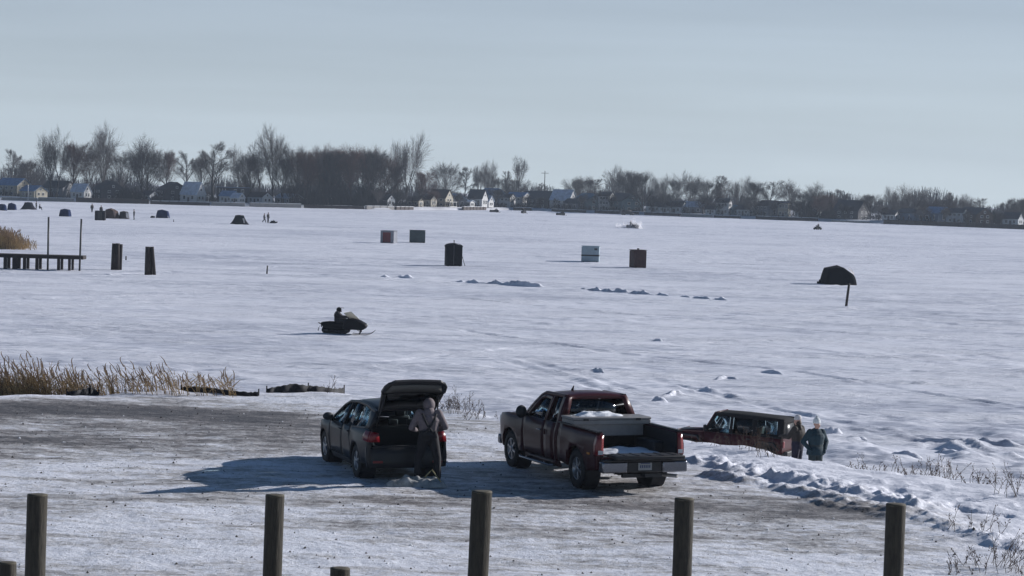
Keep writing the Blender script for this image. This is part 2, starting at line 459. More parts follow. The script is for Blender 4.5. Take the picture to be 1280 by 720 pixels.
# ---- wind-built drifts standing on the ice, steep on the near side
def drift(pts, h, w, seed, label, far=2.2):
    P = [Vector((G(a, b_).x, G(a, b_).y, 0)) for a, b_ in pts]
    L_ = sum((q - p).length for p, q in zip(P, P[1:])); n = max(24, int(L_ / .14)); cs = [-1.6, -1.2, -.9, -.65, -.45, -.28, -.12, 0, .15, .35, .6, .9, 1.3, 1.8, 2.4, 3.2]
    S_ = np.linspace(0, L_, n); acc = np.concatenate([[0], np.cumsum([(q - p).length for p, q in zip(P, P[1:])])])
    cx = np.interp(S_, acc, [p.x for p in P]); cy = np.interp(S_, acc, [p.y for p in P])
    amp = np.clip(.62 + .75 * vnoise(S_ * .42 + seed, S_ * 0 + seed, seed) + .4 * vnoise(S_ * 1.7, S_ * 0 + 2, seed + 1), .06, 1.5) * sstep(0, min(.8, L_ / 3), S_) * sstep(0, min(.8, L_ / 3), L_ - S_)
    wob = .35 * w * vnoise(S_ * .6, S_ * 0 + 5, seed + 2)
    C = np.array(cs)[None, :] * w; X = cx[:, None] + 0 * C + .12 * w * vnoise(S_[:, None] * 3 + C * 0, C * 3, seed + 4); Y = cy[:, None] + C * np.where(C > 0, far / 2.2, 1) + wob[:, None]
    prof = np.where(C < 0, np.exp(-(C / (.42 * w)) ** 2), np.exp(-(C / (1.25 * w)) ** 2))
    Z = lake_h(X, Y) - .03 + h * amp[:, None] * prof * (1 + .35 * fbm(X * 3.5, Y * 3.5, 3, seed + 6))
    Z[:, 0] -= .05; Z[:, -1] -= .05; Z[0] -= .05; Z[-1] -= .05
    o = grid_obj('snow_drift', X, Y, Z, LAKE_M); props(o, kind='structure', label=label)
for i, (pts, h, w) in enumerate([([(472, 346.5), (500, 347), (527, 348.5)], .34, .6), ([(560, 351), (596, 354), (640, 357.5), (682, 359.5)], .33, .6), ([(690, 360), (712, 361.5)], .2, .5), ([(716, 361.5), (748, 364), (790, 367), (840, 371)], .40, .6), ([(850, 371), (868, 373), (912, 376.5)], .42, .55),
    ([(824, 498), (845, 496), (866, 497)], .22, .5), ([(812, 503), (838, 504)], .22, .35), ([(862, 488), (890, 489)], .22, .4), ([(890, 475), (908, 473.5), (930, 476)], .20, .45), ([(930, 466), (952, 467), (985, 470)], .15, .45), ([(1050, 549), (1070, 549), (1092, 553)], .32, .4), ([(1022, 541), (1056, 542)], .18, .35), ([(1085, 556), (1108, 558)], .2, .3),
    ([(1150, 552), (1200, 556), (1290, 562)], .16, .4), ([(1165, 566), (1215, 569)], .2, .35), ([(365, 333), (378, 334)], .25, .5), ([(692, 463), (704, 466)], .12, .3), ([(742, 464), (756, 468)], .14, .3), ([(815, 426), (830, 426.5)], .12, .25), ([(1105, 572), (1160, 576)], .16, .3)]):
    drift(pts, h, w, 300 + i * 7, 'wind-built snow drift on the lake ice')
# ================================================================== vehicles
RUBBER = mat('tyre_rubber', (.018, .018, .02), .8)
ALLOY = mat('wheel_alloy', (.30, .31, .33), .35, metal=.85)
CHROME = mat('chrome', (.19, .20, .23), .25, metal=1)
BLACKP = mat('black_plastic', (.022, .022, .025), .55)
DARKIN = mat('dark_interior', (.02, .02, .024), .8)
MAROON = mat('maroon_paint', (.042, .005, .009), .4, coat=.12, spec=.22, color2=(.050, .012, .015), scale=2.2)
GREYP = mat('slate_grey_paint', (.022, .023, .028), .4, coat=.12, spec=.22, color2=(.032, .031, .031), scale=2.0)
REDJ = mat('dark_red_paint', (.050, .006, .010), .45, coat=.1, spec=.25, color2=(.045, .010, .012), scale=2.5)
CLOTHTOP = mat('black_soft_top', (.011, .012, .015), .9, bump=.3, scale=9, color2=(.018, .018, .020), spec=.2)
TAILRED = mat('tail_lamp_red', (.17, .004, .008), .3, coat=.2)
CLEARL = mat('clear_lamp', (.65, .66, .66), .2, coat=.5)
AMBER = mat('amber_lamp', (.55, .22, .03), .3)
GLASS_T = glass('tinted_window', (.12, .14, .16)); GLASS_C = glass('clear_window', (.86, .97, .98))
TOOLW = mat('toolbox_aluminium', (.25, .245, .245), .5, metal=.3, var=.1, scale=5)
SNOWC = mat('loose_snow', (.80, .82, .86), .6, bump=.5, scale=12)
PLATE = mat('plate_white', (.30, .32, .34), .4); PLATEB = mat('plate_ink', (.03, .05, .14), .5)

def wheel(parent, x, y, r, wd, spokes=6):
    s = 1 if y > 0 else -1
    e = bpy.data.objects.new('wheel', None); COL.objects.link(e); e.parent = parent; e.location = (x, y, r)
    t = MB(); h = wd / 2
    t.lathe([(r * .60, -h * .9), (r * .68, -h), (r * .90, -h), (r * .975, -h * .8), (r, -h * .45), (r, h * .45), (r * .975, h * .8), (r * .90, h), (r * .68, h), (r * .60, h * .9), (r * .60, -h * .9)], axis='y', n=36)
    for k in range(30):   # tread blocks
        a = 2 * PI * k / 30
        t.box((math.cos(a) * r, 0, math.sin(a) * r), (.05, wd * .86, .02), rot=Matrix.Rotation(-a - PI / 2, 3, 'Y'))
    t.build('tyre', RUBBER, e)
    m = MB(); q = s * h
    m.lathe([(r * .60, -q * .8), (r * .62, q * .78), (r * .56, q * .86), (r * .53, q * .70), (r * .50, q * .25), (.0001, q * .25)], axis='y', n=32)
    for k in range(spokes):
        a = 2 * PI * k / spokes + .3
        m.box((math.cos(a) * r * .32, q * .66, math.sin(a) * r * .32), (r * .50, .05, r * .15), rot=Matrix.Rotation(-a, 3, 'Y'), bevel=.012)
    m.lathe([(r * .17, q * .4), (r * .17, q * .84), (r * .10, q * .95), (.0001, q * .96)], axis='y', n=16)
    m.build('rim', ALLOY, e)
    return e

def arc(cx, cz, r, a0, a1, n=10):
    return [(cx + r * math.cos(R(a0 + (a1 - a0) * k / n)), cz + r * math.sin(R(a0 + (a1 - a0) * k / n))) for k in range(n + 1)]

def interp(tab, v):
    xs_, ys_ = zip(*tab)
    return float(np.interp(v, xs_, ys_))

# ------------------------------------------------------------------ pickup truck
def make_pickup(loc, rz, tilt):
    t = thing('pickup_truck', 'maroon extended-cab pickup truck parked with its tailgate folded down', 'pickup truck', loc, rz, tilt=tilt)
    YT = [(.25, .90), (.45, .955), (.62, .985), (.85, 1.0), (1.02, .995), (1.14, .965), (1.24, .93), (1.30, .915), (1.55, .84), (1.80, .73), (1.9, .68)]
    def Y(x, z):
        y = interp(YT, z)
        if x > 2.15: y -= .16 * ((x - 2.15) / .8) ** 2
        if z < 1.2:  # flared wheel arches
            for ax in (1.94, -1.70):
                d = math.hypot(x - ax, z - .42)
                y += .035 * max(0, 1 - abs(d - .50) / .14)
        return y
    def side(s, off=0.0): return lambda u, v, w: (u, s * (Y(u, v) + off - w), v)
    AF, AR, WR = 1.94, -1.70, .475
    b = MB()
    for s in (1, -1):
        # front fender and sill with the door opening left free
        b.panel([(2.92, .42), (2.92, .95), (2.80, 1.14), (2.3, 1.20), (1.34, 1.255), (1.24, .97), (1.20, .42)] + [(AF - WR, .42)] + arc(AF, .42, WR, 180, 0, 12)[1:-1] + [(AF + WR, .42)], side(s), .05, .15)
        # rocker below the doors
        b.panel([(1.20, .30), (1.20, .415), (-.66, .415), (-.66, .30)], side(s), .06, .3)
        # cab corner behind the rear door
        b.panel([(-.47, .42), (-.66, .42), (-.66, 1.30), (-.60, 1.52), (-.52, 1.80), (-.36, 1.80), (-.43, 1.45), (-.47, 1.27)], side(s), .06, .12)
        # bed side
        b.panel([(-.69, .46), (-.69, 1.29), (-2.72, 1.27), (-2.78, 1.22), (-2.78, .50), (AR - WR, .42)] + arc(AR, .42, WR, 180, 0, 12)[1:-1] + [(AR + WR, .42)], side(s), .075, .15)
        # A pillar and roof rail
        b.panel([(1.36, 1.24), (.78, 1.76), (.60, 1.835), (-.50, 1.855), (-.52, 1.79), (.58, 1.765), (.72, 1.71), (1.22, 1.245)], side(s), .06, .12)
        # B pillar
        b.panel([(.14, 1.24), (.09, 1.78), (.01, 1.78), (.06, 1.24)], side(s), .05, .15)
        # wheel houses
        for ax in (AF, AR):
            b.tube([(ax, s * .62, .42), (ax, s * .93, .42)], [.485, .485], 24, mi=1, caps=False)
            b.tube([(ax, s * .62, .42), (ax, s * .621, .42)], [.485, .485], 24, mi=1)
    # bonnet, front end
    ny = 13
    rows = []
    for x, z in ((2.90, .98), (2.86, 1.10), (2.76, 1.17), (2.3, 1.235), (1.8, 1.275), (1.34, 1.305), (1.25, 1.315)):
        rows.append([(x - .10 * (2 * k / (ny - 1) - 1) ** 2 * (1 if x > 2.5 else .3), (2 * k / (ny - 1) - 1) * (Y(min(x, 2.8), 1.16) - .005), z - .055 * abs(2 * k / (ny - 1) - 1) ** 3) for k in range(ny)])
    b.sheet(rows, (0, 0, -.03))
    b.box((2.86, 0, .72), (.10, 1.62, .52), bevel=.03)
    b.box((2.05, 0, .52), (1.6, 1.3, .14), mi=1)
    # roof
    rows = []
    for x, z in ((.76, 1.775), (.62, 1.835), (.35, 1.872), (0, 1.887), (-.35, 1.882), (-.48, 1.860), (-.53, 1.82)):
        rows.append([(x + .05 * (1 - (2 * k / (ny - 1) - 1) ** 2) * (1 if x > .5 else 0), (2 * k / (ny - 1) - 1) * .715, z - .05 * abs(2 * k / (ny - 1) - 1) ** 2.4) for k in range(ny)])
    b.sheet(rows, (0, 0, -.03))
    # cab back wall under and around the rear window
    bx = lambda z: interp([(.4, -.66), (1.30, -.665), (1.82, -.52)], z)
    back = lambda u, v, w: (bx(v) + w, u, v)
    b.panel([(-.93, .45), (.93, .45), (.91, 1.36), (-.91, 1.36)], back, .04, .3)
    b.panel([(-.905, 1.36), (-.72, 1.36), (-.60, 1.76), (.60, 1.76), (.72, 1.36), (.905, 1.36), (.71, 1.83), (-.71, 1.83)], back, .04, .3)
    b.box((.3, 0, .47), (1.9, 1.70, .08), mi=1); b.box((-1.0, 0, .44), (3.4, .9, .14), mi=1)   # cab floor, frame rails
    b.box((-1.7, 0, .40), (.14, 1.5, .14), mi=1)
    b.box((-2.735, 0, .64), (.09, 1.80, .22), bevel=.01)    # sill under the bed opening
    b.build('body', [MAROON, DARKIN], t)
    # doors
    for s in (1, -1):
        d = MB(); d.panel([(1.185, .43), (1.225, .97), (1.32, 1.235), (.14, 1.235), (.08, .9), (.07, .43)], side(s), .06, .16)
        d.panel([(1.22, 1.24), (.70, 1.715), (.56, 1.765), (.10, 1.775), (.14, 1.24), (.20, 1.24), (.17, 1.70), (.53, 1.70), (.66, 1.65), (1.10, 1.24)], side(s, .004), .04, .3)
        d = d.build('door', MAROON, t)
        h = MB(); h.box((.30, s * 1.012, 1.02), (.22, .035, .035), bevel=.012); h.build('handle', CHROME, d)
        g = MB(); g.panel([(1.10, 1.245), (.66, 1.645), (.53, 1.695), (.175, 1.695), (.205, 1.245)], side(s, -.012), .006, .3); g.build('window', GLASS_C, d)
        d2 = MB(); d2.panel([(.05, .43), (.06, .9), (.115, 1.235), (-.46, 1.235), (-.455, .43)], side(s), .06, .16)
        d2 = d2.build('door', MAROON, t)
        h = MB(); h.box((-.02, s * 1.012, 1.0), (.05, .03, .12), bevel=.012); h.build('handle', MAROON, d2)
        g = MB(); g.panel([(.05, 1.25), (.005, 1.755), (-.35, 1.765), (-.43, 1.45), (-.46, 1.25)], side(s, -.006), .006, .3); g.build('window', GLASS_T, d2)
        m = MB(); m.tube([(1.06, s * .93, 1.26), (1.05, s * 1.03, 1.29)], .035, 8)
        m.ball((1.05, s * 1.12, 1.335), .145, (.5, .9, 1.0), sub=3); m.build('side_mirror', BLACKP, t)
        n = MB(); n.tube([(1.25, s * 1.02, .35), (1.1, s * 1.07, .33), (-.5, s * 1.07, .33), (-.65, s * 1.02, .35)], .05, 10, flat=.6)
        n.box((.8, s * .98, .36), (.06, .2, .04)); n.box((-.2, s * .98, .36), (.06, .2, .04)); n.build('running_board', CHROME, t)
        # tail lamp wraps the corner of the bed
        l = MB(); l.panel([(-2.785, .80), (-2.60, .80), (-2.59, 1.0), (-2.60, 1.20), (-2.785, 1.22)], side(s, .008), .03, .1)
        l.panel([(.86, .80), (.99, .80), (.985, 1.0), (.955, 1.22), (.86, 1.22)], lambda u, v, w: (-2.79 + w, s * u, v), .03, .1)
        lo = l.build('tail_light', TAILRED, t)
        c = MB(); c.box((-2.792, s * .925, .86), (.012, .11, .085)); c.build('reverse_lamp', CLEARL, lo)
        a = MB(); a.box((AR - WR - .17, s * (Y(AR - WR - .17, .84) + .006), .80), (.12, .015, .04)); a.build('marker_lamp', AMBER, t)
        hl = MB(); hl.box((2.86, s * .70, .97), (.12, .34, .22), bevel=.03); hl.build('headlight', CLEARL, t)
    # glass front and back
    g = MB(); rows = []
    for x, z, hw_ in ((1.27, 1.30, .80), (1.02, 1.54, .74), (.76, 1.765, .66)):
        rows.append([(x + .10 * (1 - (k / 4 - 1) ** 2), (k / 4 - 1) * hw_, z) for k in range(9)])
    g.sheet(rows); g.build('windshield', GLASS_C, t)
    g = MB(); g.panel([(-.72, 1.365), (.72, 1.365), (.60, 1.755), (-.60, 1.755)], lambda u, v, w: back(u, v, w + .012), .006, .5); g.build('rear_window', GLASS_T, t)
    # seats
    for s in (1, -1):
        m = MB(); m.box((.15, s * .4, .72), (.5, .5, .2), bevel=.05); m.box((-.10, s * .4, 1.08), (.16, .5, .62), bevel=.06); m.box((-.14, s * .4, 1.47), (.10, .26, .17), bevel=.05); m.build('seat', DARKIN, t)
    m = MB(); m.tube([(.62 + .10 * math.cos(a_) * 0.4, .4 + .18 * math.sin(a_), 1.16 + .18 * math.cos(a_)) for a_ in [2 * PI * k / 16 for k in range(17)]], .016, 6); m.build('steering_wheel', DARKIN, t)
    # bed
    f = MB(); f.box((-1.72, 0, .74), (2.03, 1.60, .05))
    for k in range(9): f.box((-1.72, -.64 + k * .16, .772), (2.0, .07, .014))
    f.box((-.72, 0, 1.0), (.05, 1.66, .54))
    for s in (1, -1):
        f.box((-1.72, s * .865, .99), (2.03, .05, .50)); f.box((AR, s * .74, .88), (.9, .26, .24), bevel=.04)
        f.box((-1.72, s * .93, 1.285), (2.05, .10, .03))
    f.build('bed', BLACKP, t)
    tg = MB(); tg.box((-3.06, 0, .80), (.52, 1.56, .07), bevel=.015); tg.box((-3.06, 0, .838), (.44, 1.44, .012))
    for k in range(5): tg.box((-3.06, -.56 + k * .28, .848), (.42, .05, .014))
    tgo = tg.build('tailgate', BLACKP, t)
    h = MB(); h.box((-3.10, 0, .755), (.10, .26, .03), bevel=.01); h.build('handle', BLACKP, tgo)
    # rear bumper, plate, hitch, exhaust
    for s in (1, -1):
        bp = MB(); bp.box((-2.93, s * .69, .575), (.22, .58, .24), bevel=.035); bp.build('bumper_corner', CHROME, t)
    bc = MB(); bc.box((-2.92, 0, .57), (.18, .80, .22), bevel=.02); bc.box((-2.93, 0, .705), (.24, 1.9, .025)); bco = bc.build('bumper_step', BLACKP, t)
    p = MB(); p.box((-3.018, 0, .585), (.012, .31, .155), mi=0); p.box((-3.0255, 0, .65), (.003, .22, .018), mi=1)
    for k in range(6): p.box((-3.0255, -.105 + k * .042, .585), (.003, .024, .06), mi=1)
    p.build('license_plate', [PLATE, PLATEB], t)
    hh = MB(); hh.box((-2.95, 0, .40), (.30, .07, .07)); hh.box((-2.86, 0, .38), (.10, .9, .08)); hh.build('hitch', BLACKP, t)
    ex = MB(); ex.tube([(-2.2, -.55, .36), (-2.75, -.62, .36), (-2.98, -.78, .36)], .04, 10); ex.build('exhaust_pipe', mat('dull_steel', (.25, .25, .25), .5, metal=.7), t)
    an = MB(); an.tube([(.25, .25, 1.88), (.17, .25, 1.98)], [.03, .012], 6); an.build('antenna', BLACKP, t)
    fb = MB(); fb.box((2.92, 0, .52), (.16, 1.76, .22), bevel=.04); fb.build('front_bumper', CHROME, t)
    gr = MB(); gr.box((2.918, 0, .93), (.03, 1.0, .26), bevel=.01); gr.build('grille', BLACKP, t)
    for ax in (AF, AR):
        for s in (1, -1): wheel(t, ax, s * .855, .405, .265)
    return t

# ------------------------------------------------------------------ crossover with its hatch up
def make_suv(loc, rz, tilt):
    t = thing('crossover', 'dark grey crossover car with its rear hatch raised open', 'car', loc, rz, tilt=tilt)
    YT = [(.2, .83), (.35, .885), (.55, .915), (.75, .925), (.90, .915), (1.02, .875), (1.2, .80), (1.45, .69), (1.60, .60)]
    def Y(x, z):
        y = interp(YT, z)
        if x > 1.5: y -= .17 * ((x - 1.5) / .75) ** 2
        if x < -1.6: y -= .07 * ((-x - 1.6) / .6) ** 2
        if z < 1:
            for ax in (1.36, -1.34):
                d = math.hypot(x - ax, z - .36); y += .03 * max(0, 1 - abs(d - .42) / .12)
        return y
    def side(s, off=0.0): return lambda u, v, w: (u, s * (Y(u, v) + off - w), v)
    AF, AR, WR = 1.36, -1.34, .405
    b = MB()
    for s in (1, -1):
        b.panel([(2.20, .34), (2.24, .62), (2.14, .82), (1.7, .93), (.98, 1.0), (.90, .8), (.86, .34), (AF - WR, .34)] + arc(AF, .36, WR, 180, 0, 12)[1:-1] + [(AF + WR, .34)], side(s), .05, .14)
        b.panel([(.86, .20), (.86, .335), (AR + WR + .02, .335), (AR + WR + .02, .20)], side(s), .05, .3, mi=1)
        # rear quarter with arch
        b.panel([(AR + WR + .01, .34), (AR + WR + .03, .52), (-.80, .78), (-.72, 1.02), (-1.3, 1.06), (-1.98, 1.10), (-2.10, 1.05), (-2.16, .80), (-2.14, .40), (AR - WR, .34)] + arc(AR, .36, WR, 180, 0, 12)[1:-1], side(s), .05, .13)
        # roof rail, A pillar, C/D pillar
        b.panel([(1.05, .995), (.42, 1.40), (.10, 1.525), (-.5, 1.575), (-1.2, 1.565), (-1.95, 1.49), (-1.98, 1.44), (-1.2, 1.505), (-.5, 1.515), (.10, 1.465), (.40, 1.345), (.90, 1.0)], side(s), .05, .12)
        b.panel([(-.72, 1.02), (-1.3, 1.055), (-1.98, 1.10), (-2.05, 1.25), (-1.97, 1.46), (-1.60, 1.49), (-1.78, 1.22), (-1.74, 1.13), (-.74, 1.045)], side(s), .05, .12)
        b.panel([(-.05, 1.02), (-.10, 1.50), (-.19, 1.50), (-.15, 1.02)], side(s, .002), .05, .15, mi=1)
        for ax in (AF, AR):
            b.tube([(ax, s * .55, .36), (ax, s * .86, .36)], [.41, .41], 24, mi=1, caps=False); b.tube([(ax, s * .55, .36), (ax, s * .551, .36)], [.41, .41], 24, mi=1)
    ny = 13
    rows = []
    for x, z in ((2.22, .70), (2.16, .82), (2.0, .90), (1.6, .985), (1.2, 1.03), (.98, 1.045)):
        rows.append([(x - .16 * (2 * k / (ny - 1) - 1) ** 2 * (1 if x > 1.9 else .4), (2 * k / (ny - 1) - 1) * (Y(min(x, 2.1), .93) - .02), z - .05 * abs(2 * k / (ny - 1) - 1) ** 3) for k in range(ny)])
    b.sheet(rows, (0, 0, -.03))
    rows = []
    for x, z in ((.42, 1.42), (.25, 1.50), (0, 1.565), (-.5, 1.625), (-1.1, 1.63), (-1.6, 1.595), (-1.95, 1.545)):
        rows.append([(x, (2 * k / (ny - 1) - 1) * .605, z - .055 * abs(2 * k / (ny - 1) - 1) ** 2.4) for k in range(ny)])
    b.sheet(rows, (0, 0, -.03))
    b.box((2.14, 0, .5), (.14, 1.5, .42), bevel=.05)
    b.box((0, 0, .32), (4.0, 1.5, .12), mi=1); b.box((1.3, 0, .62), (1.3, 1.1, .5), mi=1)
    b.box((-1.6, 0, .60), (1.0, 1.62, .06), mi=1)      # cargo floor
    b.box((-2.10, 0, .73), (.08, 1.5, .06), mi=1, bevel=.01)  # loading sill
    for s in (1, -1): b.box((-1.5, s * .76, .84), (1.1, .05, .48), mi=1)
    b.box((-1.97, 0, 1.505), (.09, 1.14, .05), mi=1)
    b.build('body', [GREYP, DARKIN], t)
    rb = MB(); rb.panel([(-.87, .30), (.87, .30), (.90, .50), (.89, .72), (-.89, .72), (-.90, .50)], lambda u, v, w: (-2.20 + w + .10 * (abs(u) / .9) ** 3 - .03 * math.sin(v * 6), u, v), .07, .12); rb.build('rear_bumper', GREYP, t)
    for s in (1, -1):
        d = MB(); d.panel([(.85, .345), (.88, .8), (.965, 1.0), (-.10, 1.02), (-.14, .345)], side(s), .05, .15); d = d.build('door', GREYP, t)
        h = MB(); h.box((.06, s * .925, .90), (.20, .035, .035), bevel=.012); h.build('handle', GREYP, d)
        g = MB(); g.panel([(.90, 1.005), (.39, 1.34), (.09, 1.46), (-.085, 1.475), (-.05, 1.02)], side(s, -.008), .006, .3); g.build('window', GLASS_C, d)
        d = MB(); d.panel([(-.16, .345), (-.12, 1.02), (-.70, 1.02), (-.78, .79), (-.90, .52), (-.92, .345)], side(s), .05, .15); d = d.build('door', GREYP, t)
        h = MB(); h.box((-.62, s * .93, .92), (.18, .035, .035), bevel=.012); h.build('handle', GREYP, d)
        g = MB(); g.panel([(-.15, 1.03), (-.19, 1.50), (-.5, 1.515), (-.85, 1.51), (-.93, 1.05), (-.72, 1.035)], side(s, -.008), .006, .3); g.build('window', GLASS_C, d)
        g = MB(); g.panel([(-.97, 1.055), (-.89, 1.505), (-1.2, 1.50), (-1.60, 1.475), (-1.76, 1.22), (-1.72, 1.14)], side(s, -.008), .006, .3); g.build('quarter_window', GLASS_C, t)
        m = MB(); m.tube([(.80, s * .86, 1.0), (.78, s * .96, 1.04)], .03, 8); m.ball((.80, s * .99, 1.09), .12, (.55, 1.0, .75), sub=3); m.build('side_mirror', BLACKP, t)
        l = MB(); l.panel([(-2.165, .84), (-1.86, .86), (-1.80, .95), (-1.88, 1.06), (-2.10, 1.06)], side(s, .012), .03, .08)
        l.panel([(.62, .84), (.86, .84), (.85, .95), (.80, 1.06), (.64, 1.03)], lambda u, v, w: (-2.17 + w, s * u, v), .05, .1); l.build('tail_light', TAILRED, t)
        rf = MB(); rf.box((-2.215, s * .66, .42), (.03, .22, .05), bevel=.01); rf.build('reflector', TAILRED, t)
        hl = MB(); hl.ball((2.06, s * .66, .76), .16, (.8, 1.2, .6)); hl.build('headlight', CLEARL, t)
        q = MB(); q.box((.0, s * .36, .62), (.5, .48, .2), bevel=.05); q.box((-.25, s * .36, .93), (.14, .48, .56), bevel=.05); q.box((-.30, s * .36, 1.28), (.09, .24, .16), bevel=.04); q.build('seat', DARKIN, t)
    q = MB(); q.box((-.95, 0, .82), (.16, 1.3, .5), bevel=.05)
    for yy in (-.42, 0, .42): q.box((-1.0, yy, 1.14), (.08, .22, .13), bevel=.03)
    q.build('rear_seat', DARKIN, t)
    g = MB(); rows = []
    for x, z, hw_ in ((.98, 1.04, .80), (.70, 1.24, .72), (.43, 1.415, .60)):
        rows.append([(x + .12 * (1 - (k / 4 - 1) ** 2), (k / 4 - 1) * hw_, z) for k in range(9)])
    g.sheet(rows); g.build('windshield', GLASS_C, t)
    # raised hatch: hinge line at the roof's rear edge, free edge up and back
    HX, HZ, ANG = -1.97, 1.535, R(44)
    ca, sa = math.cos(ANG), math.sin(ANG)
    def hat(u, v, w):      # u across, v along the hatch from hinge, w outward thickness; lower part bends toward the car
        bend = -0.30 * max(0, v - .55) - 0.10 * (u / .8) ** 2
        x_ = HX - v * ca - bend * sa * 0.6 * 0 ; z_ = HZ + v * sa
        nx, nz_ = -sa, -ca   # inner face direction (down/back)
        return (x_ + nx * (w - bend * .5) * -1 * -1, u, z_ + nz_ * (w - bend * .5))
    hm_ = MB()
    hm_.panel([(-.68, .58), (-.71, .66), (-.69, .88), (-.62, 1.00), (-.46, 1.06), (.46, 1.06), (.62, 1.00), (.69, .88), (.71, .66), (.68, .58)], hat, .045, .15)
    for s in (1, -1): hm_.panel([(s * .62, 0), (s * .68, .58), (s * .58, .58), (s * .52, .0)], hat, .06, .15)
    hm_.panel([(-.62, 0), (.62, 0), (.60, .08), (-.60, .08)], hat, .06, .2)
    ho_ = hm_.build('hatch', GREYP, t)
    it = MB(); it.panel([(-.62, .66), (-.54, .94), (.54, .94), (.62, .66)], lambda u, v, w: hat(u, v, w + .05), .012, .2); it.build('hatch_trim', mat('trim_grey', (.09, .09, .085), .7), ho_)
    g = MB(); g.panel([(-.53, .085), (.53, .085), (.59, .58), (-.59, .58)], lambda u, v, w: hat(u, v, w + .02), .006, .3); g.build('rear_window', glass('privacy_glass', (.05, .05, .06)), ho_)
    sp = MB(); sp.panel([(-.56, 1.035), (.56, 1.035), (.50, 1.085), (-.50, 1.085)], hat, .05, .2); sp.build('hatch_edge', BLACKP, ho_)
    for s in (1, -1):
        st = MB(); p1 = hat(s * .60, .50, .06); st.tube([(-2.02, s * .66, 1.12), p1], .014, 6); st.build('gas_strut', BLACKP, t)
    for ax in (AF, AR):
        for s in (1, -1): wheel(t, ax, s * .80, .355, .225, 5)
    return t

